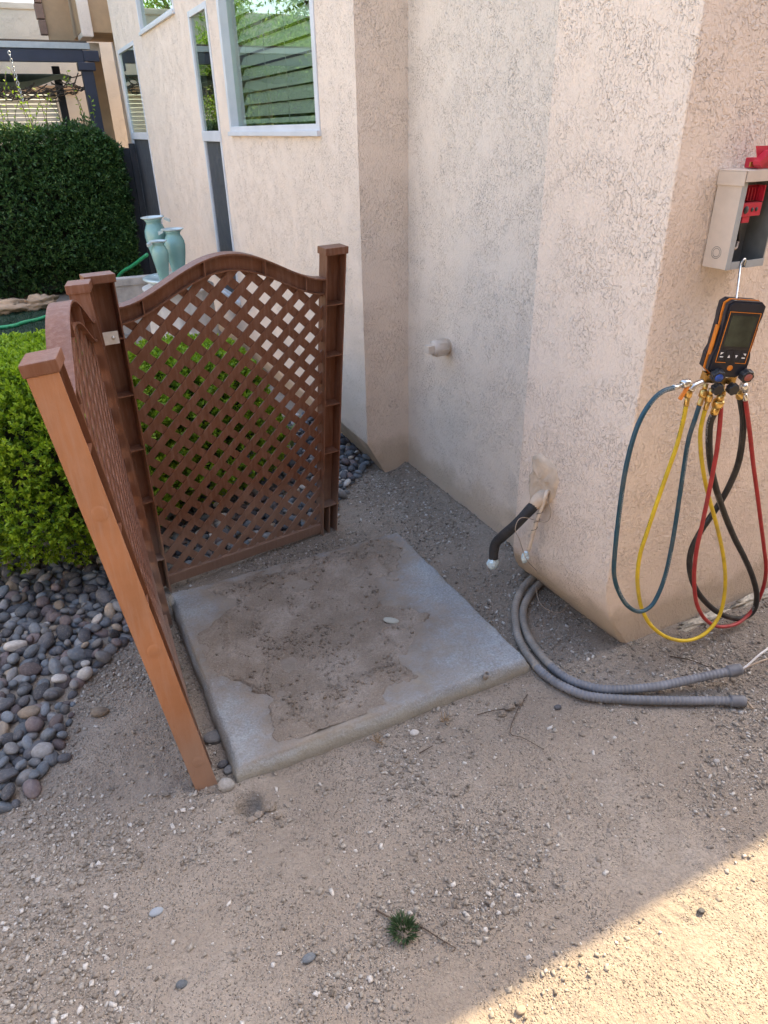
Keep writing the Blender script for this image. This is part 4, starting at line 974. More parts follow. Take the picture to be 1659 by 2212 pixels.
def bush(name, c, rx, ry, h, nt, label, L=0.0175, W=0.0105, mat='leaf_box', seed=1, flat=0.55):
    root = tag(empty(name), label, 'bush')
    # a rounded, slightly flat-topped dome
    d = rng.normal(size=(nt, 3)); d[:, 2] = np.where(d[:, 2] < -0.75, -d[:, 2], d[:, 2]); d /= np.linalg.norm(d, axis=1)[:, None]
    th = np.arctan2(d[:, 1], d[:, 0]); lob = 1+0.16*(fbm(th*2.2+seed*7, d[:, 2]*3.5+seed, seed, 3)-0.45)*2
    dep = 1-0.20*rng.random(nt)**2.2
    zc = h*0.52; wide = 1+0.22*np.clip(-d[:, 2]*2.5, 0, 1)
    P = np.stack([c[0]+rx*d[:, 0]*lob*dep*wide, c[1]+ry*d[:, 1]*lob*dep*wide, zc+np.clip(d[:, 2]*1.22, -1, 1)*(h-zc)*(0.94+0.06*lob)*dep], 1)
    P = P[P[:, 2] > 0.02]
    D = (P-np.array([c[0], c[1], zc*0.6])); D /= np.linalg.norm(D, axis=1)[:, None]; D = D+np.array([0, 0, 0.45])+0.35*rng.normal(size=D.shape)
    A, B, hh = rosettes(P, D, 11, L, 0.75, 0.032)
    dd = np.linalg.norm((A-np.array([c[0], c[1], zc]))/np.array([rx, ry, h-zc]), axis=1)
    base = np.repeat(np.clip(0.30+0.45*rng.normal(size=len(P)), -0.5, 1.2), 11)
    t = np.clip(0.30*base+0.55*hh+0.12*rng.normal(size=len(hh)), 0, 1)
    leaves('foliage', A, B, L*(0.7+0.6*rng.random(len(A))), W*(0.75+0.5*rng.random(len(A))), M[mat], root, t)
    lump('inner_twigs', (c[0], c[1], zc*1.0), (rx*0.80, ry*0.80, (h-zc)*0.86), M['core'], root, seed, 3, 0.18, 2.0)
    for k in range(5):
        a = k*1.26; tube('stem', [(c[0], c[1], -0.02), (c[0]+0.1*math.cos(a), c[1]+0.1*math.sin(a), zc*0.5), (c[0]+rx*0.5*math.cos(a), c[1]+ry*0.5*math.sin(a), zc)], [0.018, 0.008], M['bark'], root, 8, 6)
    return root
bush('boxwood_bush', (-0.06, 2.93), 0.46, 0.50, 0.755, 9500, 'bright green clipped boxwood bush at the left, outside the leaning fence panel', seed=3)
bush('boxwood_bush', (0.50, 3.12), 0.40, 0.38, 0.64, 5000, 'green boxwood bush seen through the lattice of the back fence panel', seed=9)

# ---------------------------------------------------------------- hedge
hg = tag(empty('hedge'), 'tall dark green clipped hedge filling the left background', 'hedge')
HX0, HX1, HY0, HY1, HZ = -3.2, 1.06, 8.15, 9.2, 1.53
n = 15000
fc = rng.random(n); P = np.zeros((n, 3)); D = np.zeros((n, 3))
fr_ = fc < 0.60; rt = (fc >= 0.60) & (fc < 0.78); tp = fc >= 0.78
P[:, 0] = HX0+(HX1-HX0)*rng.random(n); P[:, 1] = HY0+(HY1-HY0)*rng.random(n); P[:, 2] = 0.03+(HZ-0.03)*rng.random(n)
P[fr_, 0] = HX1-(HX1-HX0)*rng.random(fr_.sum())**1.7
P[fr_, 1] = HY0; D[fr_, 1] = -1; P[rt, 0] = HX1; D[rt, 0] = 1; P[tp, 2] = HZ; D[tp, 2] = 1
lum = fbm(P[:, 0]*3+P[:, 1]*2, P[:, 2]*3+P[:, 1]*1.3, 91, 3)-0.45
P = P-D*(0.10*rng.random(n)**2)[:, None]+D*(lum*0.28)[:, None]+rng.normal(size=(n, 3))*0.012
# rounded top edge and a hollow low down on the face
low = (np.hypot((P[:, 0]-0.15)/0.5, (P[:, 2]-0.12)/0.22) < 1) & fr_; P[low, 1] += 0.10
ca = np.clip((P[:, 2]-(HZ-0.2))/0.2, 0, 1)*np.clip((P[:, 0]-(HX1-0.2))/0.2, 0, 1); P[:, 0] -= 0.09*ca; P[:, 2] -= 0.09*ca
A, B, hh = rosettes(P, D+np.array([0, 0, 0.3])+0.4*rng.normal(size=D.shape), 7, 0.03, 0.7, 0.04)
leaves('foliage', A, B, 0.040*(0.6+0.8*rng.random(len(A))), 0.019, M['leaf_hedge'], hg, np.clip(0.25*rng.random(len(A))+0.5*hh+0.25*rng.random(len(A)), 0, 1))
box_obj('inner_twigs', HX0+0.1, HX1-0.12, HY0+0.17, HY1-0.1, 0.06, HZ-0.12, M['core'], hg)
for k in range(16):
    x = -0.15+1.2*rng.random(); y = HY0+0.1+0.3*rng.random(); hh_ = 0.15+0.35*rng.random(); ln = 0.08*rng.normal()
    pts = [(x, y, HZ-0.1), (x+ln*0.4, y, HZ+hh_*0.5), (x+ln, y, HZ+hh_)]
    Q, _ = spline(pts, 14); o = tube('shoot', pts, [0.004, 0.002], M['bark'], hg, 10, 5)
    leaves('shoot_leaves', Q[3:], rng.normal(size=(11, 3))+np.array([0, 0, 0.5]), 0.04, 0.018, M['leaf_box'], hg, 0.3+0.3*rng.random(11))

gt = tag(empty('gap_shade_panel'), 'dark grey panel put in for the shade of the gap between hedge and house', 'gap_shade')  # dark panel added where the gap beside the hedge only holds shade
box_obj('shade_panel', 1.02, 1.262, 8.30, 8.33, 0.0, 1.36, M['gap_shade'], gt, 0.006); box_obj('gap_shade_post', 1.205, 1.2625, 8.26, 8.299, 0.0, 1.40, M['gap_shade'], gt, 0.004)
tube('cable', [(1.12, 8.28, 1.32), (1.10, 8.27, 1.05), (1.13, 8.27, 0.85), (1.12, 8.27, 0.55)], 0.010, M['black'], gt, 20, 6)
# ---------------------------------------------------------------- lawn and edging
LX1 = -0.30
lb = pydata('lawn', [(-1.35, 2.72, 0.003), (LX1, 2.84, 0.003), (LX1+0.45, 4.6, 0.003), (1.0, 7.75, 0.003), (-1.5, 7.75, 0.003)], [(0, 1, 2, 3, 4)], M['turf_base']); tag(lb, kind='structure')
n = 46000
gy_ = 2.76+(7.7-2.76)*rng.random(n)**1.3; xmax = np.interp(gy_, [2.72, 2.84, 4.6, 7.75], [LX1-0.02, LX1, LX1+0.45, 1.0]); gx_ = np.maximum(xmax-(1.6+0.2*gy_)*rng.random(n)**1.4, -1.4+0.1*rng.random(n))
leaves_o = leaves('turf_blades', np.stack([gx_, gy_, np.full(n, 0.003)], 1), np.stack([0.5*rng.normal(size=n), 0.5*rng.normal(size=n), np.ones(n)], 1), 0.022+0.014*rng.random(n), 0.004, M['turf'])
tag(leaves_o, 'dark green short turf blades of the lawn', 'grass', kind='stuff')
for pts, lab, m_, r in (([(-2.2, 7.0, 0.03), (-1.2, 7.05, 0.03), at_z(0, 708, 0.02), at_z(50, 697, 0.02), at_z(100, 684, 0.02), at_z(160, 655, 0.03), (0.70, 8.0, 0.05), at_y(262, 590, 7.6), at_y(285, 575, 7.3), at_y(318, 550, 7.0)], 'green ribbed garden hose lying across the lawn to the fountain', 'green_hose', 0.017),
                        ([(-0.9, 3.02, 0.02), at_z(0, 1128, 0.02), at_z(30, 1112, 0.02), (-0.05, 3.2, 0.02)], 'thin black irrigation tube on the lawn beside the boxwood', 'black', 0.006),
                        ([(-0.9, 3.12, 0.02), at_z(0, 1085, 0.02), at_z(25, 1078, 0.02), (-0.05, 3.4, 0.02)], 'black irrigation tube farther back beside the boxwood', 'black', 0.006),
                        ([(-0.9, 2.70, 0.01), at_z(0, 1215, 0.012), at_z(30, 1205, 0.015), at_z(60, 1180, 0.02), at_z(90, 1155, 0.02)], 'black plastic lawn edging between turf and pebbles', 'black', 0.010)):
    tag(tube('garden_hose' if 'green' in m_ else 'irrigation_tube', pts, r, M[m_], None, 80, 8), lab, 'hose')
for k, (x, y, rx, rz, lab) in enumerate(((8, 674, 0.24, 0.075, 'long low tan boulder edging the hedge at the far left'), (88, 664, 0.16, 0.08, 'tan boulder edging the hedge, right of the long one'))):
    c = at_z(x, y, 0.03); tag(lump('edging_boulder', (c[0], c[1]+0.1, 0.05), (rx, 0.14, rz), M['tan_rock'], None, 20+k, 4, 0.55, 2.6), lab, 'boulder', 'boulders along the hedge')

# ---------------------------------------------------------------- vase fountain
ft = tag(empty('vase_fountain'), 'celadon fountain of three vases standing on a pale ribbed pedestal', 'fountain')
FC = np.array([0.89, 5.02])
def vase(c, zb, h, r, tilt=0, spout=None, name='vase'):
    pr = [(r*0.50, 0), (r*0.54, 0.02*h), (r*0.72, 0.25*h), (r*0.92, 0.50*h), (r*1.0, 0.66*h), (r*0.95, 0.76*h), (r*0.78, 0.84*h), (r*0.66, 0.885*h), (r*0.68, 0.92*h), (r*0.84, 0.965*h)]
    o = lathe(name, pr, M['celadon'], ft, 32, Matrix.Translation(Vector((c[0], c[1], zb))) @ Matrix.Rotation(tilt, 4, 'Y'))
    rim = [(r*0.84, 0.965*h), (r*1.06, 0.990*h), (r*1.08, h), (r*0.98, h*1.003), (r*0.72, 0.96*h), (r*0.5, 0.93*h), (0, 0.925*h)]
    ro = lathe('rim', rim, M['celadon_rim'], o, 32, Matrix.Translation(Vector((c[0], c[1], zb))) @ Matrix.Rotation(tilt, 4, 'Y'))
    if spout is not None:
        s = Vector((math.cos(spout), math.sin(spout), 0)); b = Vector((c[0], c[1], zb+h*0.985)); n_ = Vector((-s.y, s.x, 0))
        V = [b+s*r*0.9+n_*r*0.34, b+s*r*0.9-n_*r*0.34, b+s*r*1.38-n_*r*0.24-Vector((0, 0, h*0.03)), b+s*r*1.38+n_*r*0.24-Vector((0, 0, h*0.03)),
             b+s*r*0.9+n_*r*0.34-Vector((0, 0, 0.012)), b+s*r*0.9-n_*r*0.34-Vector((0, 0, 0.012)), b+s*r*1.36-n_*r*0.22-Vector((0, 0, h*0.03+0.02)), b+s*r*1.36+n_*r*0.22-Vector((0, 0, h*0.03+0.02))]
        pydata('spout', V, [(0, 1, 2, 3), (7, 6, 5, 4), (0, 4, 5, 1), (1, 5, 6, 2), (2, 6, 7, 3), (3, 7, 4, 0)], M['celadon_rim'], o)
v1 = at_y(333, 468, 5.12); v2 = at_y(372, 494, 4.98); v3 = at_y(341, 520, 4.84)
zb0 = 0.66
vase((v1[0], 5.12), zb0, v1[2]-zb0, 0.072, R(-2), R(-20)); vase((v2[0], 4.98), zb0-0.02, v2[2]-zb0+0.02, 0.068, 0, R(175)); vase((v3[0], 4.84), zb0, v3[2]-zb0, 0.053, 0, R(195))
pcx, pcy = v1[0]+0.06, 4.98
lathe('bowl', [(0.12, 0.575), (0.16, 0.60), (0.215, 0.635), (0.225, 0.645), (0.205, 0.650), (0.15, 0.642), (0, 0.640)], M['celadon_rim'], ft, 40, Matrix.Translation(Vector((pcx, pcy, 0))))
V = []; F = []; S = 96
for z, r in ((-0.02, 0.235), (0.50, 0.215), (0.565, 0.22), (0.572, 0.235), (0.585, 0.235), (0.586, 0.0)):
    for k in range(S):
        a = 2*math.pi*k/S; rr = r*(1+(0.022*math.cos(a*24) if z < 0.56 else 0)); V.append((pcx+rr*math.cos(a), pcy+rr*math.sin(a), z))
for i in range(5):
    for k in range(S): F.append((i*S+k, i*S+(k+1) % S, (i+1)*S+(k+1) % S, (i+1)*S+k))
pydata('ribbed_pedestal', V, F, M['ribbed'], ft, True)
for k in range(5):
    c = at_z(238+k*14, 601-k*1.2, 0.30); 
for k in range(6):
    c = at_y(235+k*17, 602-k*1.5, 6.3)
    bm = bmesh.new(); bbox(bm, c[0]-0.033, c[0]+0.033, 6.24, 6.34, c[2]-0.06, c[2], 0.008); o = bmobj('edging_block', bm, M['edge_stone'], None)
    tag(o, 'small grey stone block in the low row behind the fence', 'stone block', 'stone blocks in a row by the fountain')
box_obj('planter_wall', at_y(228, 600, 6.3)[0], 1.22, 6.25, 6.33, -0.02, at_y(235, 602, 6.3)[2]-0.062, M['edge_stone'], None)
tag(bpy.data.objects['planter_wall'], 'low grey stone planter wall behind the fence', 'wall')
# strap-leaved plant by the window wall
sp = tag(empty('strap_leaf_plant'), 'strap-leaved green plant with dry leaves seen through the lattice', 'plant')
for k in range(34):
    a = rng.random()*6.28; ln = 0.16+0.16*rng.random(); b = np.array([0.98+0.05*rng.normal(), 3.35+0.06*rng.normal(), 0.02]); d = np.array([math.cos(a), math.sin(a), 0])
    K = 7; V = []; wd = 0.007+0.004*rng.random(); sd = np.array([-d[1], d[0], 0])
    for i in range(K):
        t_ = i/(K-1); p = b+d*ln*0.55*t_**1.4+np.array([0, 0, ln*(t_-0.45*t_**2.2)]); ww = wd*(1-t_**3)
        V += [p-sd*ww, p+sd*ww]
    me = npmesh('strap_leaf', np.array(V), np.array([(2*i, 2*i+1, 2*i+3, 2*i+2) for i in range(K-1)]))
    at2 = me.attributes.new('tint', 'FLOAT', 'POINT'); at2.data.foreach_set('value', np.full(2*K, rng.random(), np.float32))
    link('strap_leaf', me, M['leaf_strap'] if k % 4 else M['dry'], sp)

# ---------------------------------------------------------------- pergola and houses behind
pg = tag(empty('pergola'), 'dark navy pergola with teal canopy and netting behind the hedge', 'pergola')
box_obj('beam', -3.0, 1.10, 9.72, 9.80, 2.19, 2.31, M['navy_wood'], pg, 0.004); box_obj('beam_end', 1.101, 1.26, 9.70, 9.82, 2.20, 2.30, M['navy_wood'], pg, 0.004)
box_obj('top_rail', -3.0, 1.18, 9.70, 9.78, 2.312, 2.37, M['grey_metal'], pg, 0.004)
box_obj('roof_sheet', -3.0, 1.16, 9.72, 11.4, 2.375, 2.39, M['net'], pg)
box_obj('post', 1.05, 1.17, 9.70, 9.82, 0.0, 2.189, M['navy_wood'], pg, 0.006)
box_obj('post_capital', 1.02, 1.20, 9.67, 9.85, 2.11, 2.188, M['navy_wood'], pg, 0.01)
box_obj('post', 0.86, 0.95, 11.2, 11.29, 0.0, 2.25, M['navy_wood'], pg, 0.006)
N1, N2 = 40, 8; V = []; F = []
for i in range(N1+1):
    for j in range(N2+1):
        x = -2.6+3.55*i/N1; t_ = j/N2; sag = abs(math.sin(x*2.9+0.7)); V.append((x, 9.9+1.4*t_, 2.19-0.03-(0.09+0.13*sag)*math.sin(math.pi*min(1, 0.25+t_*0.9))))
for i in range(N1):
    for j in range(N2): a = i*(N2+1)+j; F.append((a, a+1, a+N2+2, a+N2+1))
pydata('canopy', V, F, M['canopy'], pg, True)
for k in range(70):
    x = -0.3+1.25*rng.random(); z = 2.0-0.10*abs(math.sin(x*2.9+0.7))+0.03*rng.normal(); 
    tube('net_strand', [(x, 9.86, z), (x+0.06+0.05*rng.random(), 9.88, z-0.05*rng.random()-0.01), (x+0.16+0.08*rng.random(), 9.86, z+0.04*rng.normal())], 0.006, M['net'], pg, 6, 4)
ch = tag(empty('hanging_chain'), 'pale metal chain hanging from the pergola beam', 'chain')
cx_ = at_y(20, 115, 9.65)
for k in range(15):
    bm = bmesh.new(); a = np.linspace(0, 2*math.pi, 13)[:-1]
    Q = [np.array([cx_[0]+0.002*k+(0.011*math.cos(t_) if k % 2 == 0 else 0), 9.65+(0.011*math.cos(t_) if k % 2 else 0), cx_[2]-k*0.034+0.022*math.sin(t_)]) for t_ in a]; Q.append(Q[0])
    V, F = tube_data(Q, 0.004, 5, False); pydata('link', V, F, M['steel'], ch, True); bm.free()
# eave of the back wing
ev = tag(empty('back_wing'), 'tan eave and stucco wing of the house above the pergola', 'house')
box_obj('wall', 1.62, 5.0, 10.91, 11.1, 0, 3.4, M['stucco'], ev)
e0 = 0.78
pydata('fascia', [(e0+0.06, 10.4, 2.44), (e0+0.33, 10.4, 2.44), (e0+0.36, 10.4, 3.4), (e0+0.06, 10.4, 3.4), (e0+0.06, 10.5, 2.44), (e0+0.33, 10.5, 2.44), (e0+0.36, 10.5, 3.4), (e0+0.06, 10.5, 3.4)],
       [(0, 1, 2, 3), (7, 6, 5, 4), (0, 4, 5, 1), (1, 5, 6, 2), (2, 6, 7, 3), (3, 7, 4, 0)], M['fascia'], ev)
box_obj('lower_band', e0+0.05, e0+0.60, 10.42, 10.6, 2.30, 2.438, M['stucco'], ev, 0.01)
box_obj('column', 1.26, 1.40, 10.62, 10.76, 0.0, 2.4, M['fascia'], ev, 0.01)
box_obj('soffit', e0+0.37, 2.6, 10.0, 11.0, 2.50, 3.3, M['fascia'], ev)
box_obj('beam_end', e0+0.375, e0+0.50, 9.95, 10.45, 2.45, 3.4, M['stucco'], ev, 0.02)
box_obj('gutter_pipe', e0+0.50, e0+1.1, 10.2, 10.24, 2.55, 2.60, M['white_frame'], ev, 0.01)
for k in range(6): box_obj('roof_tile', e0-0.02-0.01*(k % 2), e0+0.055, 10.36, 10.5, 2.50+k*0.15, 2.66+k*0.15-0.02, M['tile'], ev, 0.008, Matrix.Rotation(0.0, 4, 'Y'))
# neighbour's house across the yard
nb = tag(empty('neighbour_house'), 'pale stucco neighbouring house with a shuttered window beyond the hedge', 'house')
YN = 12.5
v = []; f = []
def quad(*ps):
    i = len(v); v.extend(ps); f.append(tuple(range(i, i+len(ps))))
for a, b, c, d in rects(-8, 3.5, 0, 2.98, [(-1.6, 0.93, 0.8, 2.02)]): quad((a, YN, c), (b, YN, c), (b, YN, d), (a, YN, d))
a, b, c, d = -1.6, 0.93, 0.8, 2.02
quad((a, YN, c), (a, YN+0.2, c), (b, YN+0.2, c), (b, YN, c)); quad((a, YN, d), (b, YN, d), (b, YN+0.2, d), (a, YN+0.2, d)); quad((b, YN, c), (b, YN+0.2, c), (b, YN+0.2, d), (b, YN, d)); quad((a, YN, c), (a, YN, d), (a, YN+0.2, d), (a, YN+0.2, c))
pydata('wall', v, f, M['stucco_far'], nb)
box_obj('parapet', -8, 3.5, YN-0.02, YN+4, 2.982, 3.06, M['stucco_far'], nb, 0.02)
box_obj('lintel', -1.75, 1.25, YN-0.05, YN-0.002, 2.022, 2.10, M['fascia'], nb, 0.01)
me = None; z = 0.82
while z < 2.0:
    o = box_obj('shutter_slat', -1.6, 0.93, YN+0.12, YN+0.15, z, z+0.048, M['blind'], nb, 0.004); z += 0.056

# ---------------------------------------------------------------- trees across the yard (mirrored in the glass)
def tree(c, h, r, n, label, seed):
    root = tag(empty('garden_tree'), label, 'tree', 'trees across the yard mirrored in the windows')
    tube('trunk', [(c[0], c[1], -0.1), (c[0]+0.1, c[1], h*0.25), (c[0], c[1]+0.1, h*0.6)], [0.13, 0.09, 0.04], M['bark'], root, 10, 9)
    cl = []
    for k in range(26):
        d = rng.normal(size=3); d /= np.linalg.norm(d); q = np.array([c[0], c[1], h*0.62])+d*np.array([r, r, h*0.33])*(0.45+0.5*rng.random())
        cl.append(q); 
        if k < 12: tube('limb', [(c[0], c[1], h*(0.22+0.3*rng.random())), tuple((np.array([c[0], c[1], h*0.5])+q)/2), tuple(q)], [0.05, 0.012], M['bark'], root, 8, 6)
    cl = np.array(cl); k = rng.integers(0, len(cl), n); P = cl[k]+rng.normal(size=(n, 3))*np.array([0.30, 0.30, 0.22])*r*0.62
    leaves('crown', P, rng.normal(size=(n, 3))+np.array([0, 0, -0.3]), 0.075*(0.7+0.6*rng.random(n)), 0.024, M['leaf_tree'], root)
tree((-2.0, 10.3), 4.2, 1.25, 24000, 'leafy green tree mirrored in the large window', 1)
tree((-1.45, 11.6), 3.6, 1.05, 20000, 'leafy green tree mirrored in the narrow window', 2)
tree((-4.2, 11.0), 4.6, 1.5, 20000, 'leafy green tree mirrored at the right of the large window', 3)
tree((-0.95, 14.6), 6.0, 1.0, 12000, 'leafy green tree mirrored in the high window', 5)
tree((-5.5, 9.2), 4.6, 1.5, 10000, 'leafy green tree standing far to the left of the lawn', 4)

# ---------------------------------------------------------------- river pebbles
def stone_mesh(name, seed, sub=3, amp=0.2):
    bm = bmesh.new(); bmesh.ops.create_icosphere(bm, subdivisions=sub, radius=1.0)
    for q in bm.verts:
        p = q.co; s = 1+amp*2*(fbm(np.array(p.x*1.1+seed*3.7+10), np.array(p.y*1.1+p.z*1.4+seed), seed, 2)-0.4); q.co = p*s
    me = bpy.data.meshes.new(name); bm.to_mesh(me); bm.free()
    me.polygons.foreach_set('use_smooth', [True]*len(me.polygons)); return me
PB_ = [('charcoal', (0.085, 0.088, 0.098)), ('slate blue-grey', (0.135, 0.155, 0.175)), ('mauve-brown', (0.155, 0.125, 0.125)), ('mid grey', (0.21, 0.21, 0.21)), ('tan', (0.33, 0.265, 0.20)), ('whitish', (0.50, 0.48, 0.45))]
PWT = [0.29, 0.31, 0.13, 0.18, 0.055, 0.035]
pm = [pebble_mat('pebble_'+a.replace(' ', '_').replace('-', '_'), c) for a, c in PB_]
base_me = [stone_mesh('pebble', s) for s in range(5)]
pmesh = {}
for mi in range(len(PB_)):
    for bi in range(5):
        m_ = base_me[bi].copy(); m_.materials.append(pm[mi]); pmesh[mi, bi] = m_
bed = [at_z(*p)[:2] for p in ((-60, 1800), (0, 1762), (62, 1725), (112, 1655), (150, 1580), (165, 1490), (230, 1432), (292, 1378), (305, 1330))]
bed += [np.array(p) for p in ((0.10, 2.14), (0.13, 2.33), (0.86, 2.50), (0.96, 2.47), (1.02, 2.58), (1.12, 2.72), (1.25, 2.83), (1.36, 2.93), (1.36, 3.7), (-0.1, 3.7), (-0.32, 2.86), (-0.72, 2.74), (-0.78, 1.2))]
bed = np.array(bed)
def inside(x, y, poly):
    c = np.zeros(np.shape(x), bool); j = len(poly)-1
    for i in range(len(poly)):
        xi, yi = poly[i]; xj, yj = poly[j]
        c ^= ((yi > y) != (yj > y)) & (x < (xj-xi)*(y-yi)/(yj-yi+1e-12)+xi); j = i
    return c
cand = []
tries = 26000; tx = -0.8+2.2*rng.random(tries); ty = 1.05+2.7*rng.random(tries); ins = inside(tx, ty, bed)
tx, ty = tx[ins], ty[ins]; tr_ = np.where(rng.random(len(tx)) < 0.3, 0.009+0.007*rng.random(len(tx)), 0.0135+0.0115*rng.random(len(tx))**1.5)
o_ = np.argsort(-tr_*(0.75+0.5*rng.random(len(tx)))); cell = {}
for i in o_:
    x, y, r = tx[i], ty[i], tr_[i]; k = (int(x/0.06), int(y/0.06)); lay = 0
    for attempt in (0, 1):
        okp = True
        for a in (-1, 0, 1):
            for b in (-1, 0, 1):
                for (X_, Y_, R_, L_) in cell.get((k[0]+a, k[1]+b), ()):
                    if L_ == attempt and (x-X_)**2+(y-Y_)**2 < ((r+R_)*(0.84 if attempt == 0 else 1.12))**2: okp = False
        if okp: lay = attempt; break
    if not okp: continue
    if lay == 1 and rng.random() < 0.45: continue
    cell.setdefault(k, []).append((x, y, r, lay)); cand.append((x, y, r, lay))
def vis(x, y):
    u, v_ = to_px((x, y, 0.02)); return -20 < u < 330 and 1150 < v_ < 1800
cs = sorted(cand, key=lambda c: (not vis(c[0], c[1]), -c[2]/math.hypot(c[0], c[1])))
rest_V = []; rest_F = []; off = 0; cnt = 0; rest = {k: ([], [], 0) for k in range(len(PB_))}
ico = [np.array([q.co[:] for q in stone_mesh('t', s, 2).vertices]) for s in range(3)]
icof = np.array([p.vertices[:] for p in stone_mesh('t', 0, 2).polygons])
for x, y, r, lay in cs:
    mi = rng.choice(len(PB_), p=PWT); z = float(gh(x, y))+r*0.28+lay*0.017
    sx, sy, sz = r*(1.05+0.5*rng.random()), r*(0.8+0.25*rng.random()), r*(0.55+0.3*rng.random())
    rot = (0.35*rng.normal(), 0.35*rng.normal(), 6.28*rng.random())
    if cnt < 300:
        o = bpy.data.objects.new('river_pebble', pmesh[mi, int(rng.integers(5))]); COL.objects.link(o)
        o.location = (x, y, z); o.scale = (sx, sy, sz); o.rotation_euler = rot
        tag(o, 'smooth %s river pebble in the pebble bed at the left' % PB_[mi][0], 'pebble', '%s river pebbles in the bed' % PB_[mi][0]); cnt += 1
    else:
        Mx = Matrix.Translation((x, y, z)) @ Matrix(Quaternion((1, 0, 0, 0)).to_matrix().to_4x4())
        Ro = np.array((Matrix.Rotation(rot[2], 3, 'Z') @ Matrix.Rotation(rot[1], 3, 'Y') @ Matrix.Rotation(rot[0], 3, 'X')))
        V = (ico[int(rng.integers(3))]*np.array([sx, sy, sz]))@Ro.T+np.array([x, y, z])
        a, b, n_ = rest[mi]; a.append(V); b.append(icof+n_); rest[mi] = (a, b, n_+len(V))
Vs, Fs, mis, o0 = [], [], [], 0
for mi, (a, b, n_) in rest.items():
    if not a: continue
    Vs += a; Fs += [q+o0 for q in b]; mis += [mi]*sum(len(q) for q in b); o0 += n_
me = npmesh('pebble_bed', np.vstack(Vs), np.vstack(Fs))
rp_ = []
for k, (a, c) in enumerate(PB_):
    t = NT('bed_'+str(k)); rn = t.new('ShaderNodeNewGeometry').outputs['Random Per Island']; p = t.coord()
    cc = t.mix(1.0, t.ramp(t.noise(p, 60, 4), [(0.3, tuple(q*0.8 for q in c)), (0.7, tuple(q*1.25 for q in c))]), t.ramp(rn, [(0, 0.65), (1, 1.25)]), 'MULTIPLY'); me.materials.append(t.set(cc, 0.7, 0, None, 0.35))
me.polygons.foreach_set('material_index', np.array(mis, np.int32)[:len(me.polygons)]); me.polygons.foreach_set('use_smooth', [True]*len(me.polygons))
tag(link('pebble_bed', me), 'rest of the dark river pebbles under the bushes and behind the fence', 'pebbles', kind='stuff')

# ---------------------------------------------------------------- loose stones one can single out
def stone(x, y, r, mi, label, z0=0.0, flat=0.7, el=1.2, rot=0.0, mat=None):
    p = at_z(x, y, z0+r*0.4); z = (float(gh(p[0], p[1])) if z0 == 0 else z0)+r*flat*0.45
    me = base_me[(x+y) % 5].copy(); me.materials.append(mat or pm[mi]); o = bpy.data.objects.new('loose_stone', me); COL.objects.link(o)
    o.location = (p[0], p[1], z); o.scale = (r*el, r*0.9, r*flat); o.rotation_euler = (0.1, 0.15, rot); tag(o, label, 'stone')
stone(490, 1702, 0.021, 5, 'round whitish stone at the foot of the leaning fence post', flat=0.9, el=1.0)
stone(895, 1582, 0.012, 5, 'small white stone in front of the pad')
stone(215, 1537, 0.020, 4, 'pinkish stone alone on the earth right of the pebbles', el=1.3)
stone(140, 1638, 0.016, 0, 'dark square stone just right of the pebbles')
stone(463, 1590, 0.026, 3, 'flat grey stone wedged against the left side of the pad', flat=0.5)
stone(338, 1968, 0.011, 1, 'pale blue-grey flat stone on the foreground earth', flat=0.5, el=1.4, mat=simple('pale_stone', (0.27, 0.30, 0.33), 0.8))
stone(497, 1662, 0.015, 3, 'grey pebble by the front left corner of the pad')
stone(482, 1652, 0.013, 0, 'dark pebble by the front left corner of the pad')
stone(668, 2068, 0.011, 1, 'small blue-grey stone low in the foreground', flat=0.6, el=1.4)
stone(1548, 1645, 0.008, 5, 'tiny pale stone at the right of the shaded earth')
stone(1125, 2183, 0.009, 4, 'small round stone in the sunlit earth at the bottom')
stone(1515, 1968, 0.007, 0, 'tiny dark stone in the sunlit earth at the right')
stone(1205, 1528, 0.010, 0, 'dark clod beside the conduits')
stone(768, 1198, 0.013, 2, 'dark flat disc lying at the back of the pad', SZ+0.004, 0.35, 1.0)
stone(392, 2125, 0.010, 1, 'grey stone low at the left of the foreground', flat=0.6)
stone(845, 1338, 0.016, 3, 'pale elongated chip lying on the pad', SZ+0.004, 0.3, 1.7, R(-30), simple('pale_chip', (0.36, 0.37, 0.33), 0.85))
# clods by the pit and round the slab
k = 0
for x, y, r in ((585, 1752, 0.013), (560, 1765, 0.010), (600, 1768, 0.009), (545, 1778, 0.010), (1100, 1530, 0.014), (1085, 1545, 0.011), (1120, 1520, 0.012), (1280, 1335, 0.013), (1300, 1350, 0.010), (1262, 1328, 0.010)):
    p = at_z(x, y); o = lump('earth_clod', (p[0], p[1], float(gh(p[0], p[1]))+r*0.4), (r*1.2, r, r*0.8), M['dirt'], None, 40+k, 3, 0.35, 2.0); k += 1
    tag(o, 'crumbly lump of brown earth '+('by the hole at the front left corner of the pad' if k <= 4 else 'at the front right corner of the pad' if k <= 7 else 'under the foot of the pier'), 'clod', 'clods of earth '+('by the hole' if k <= 4 else 'at the pad corner' if k <= 7 else 'under the pier'))

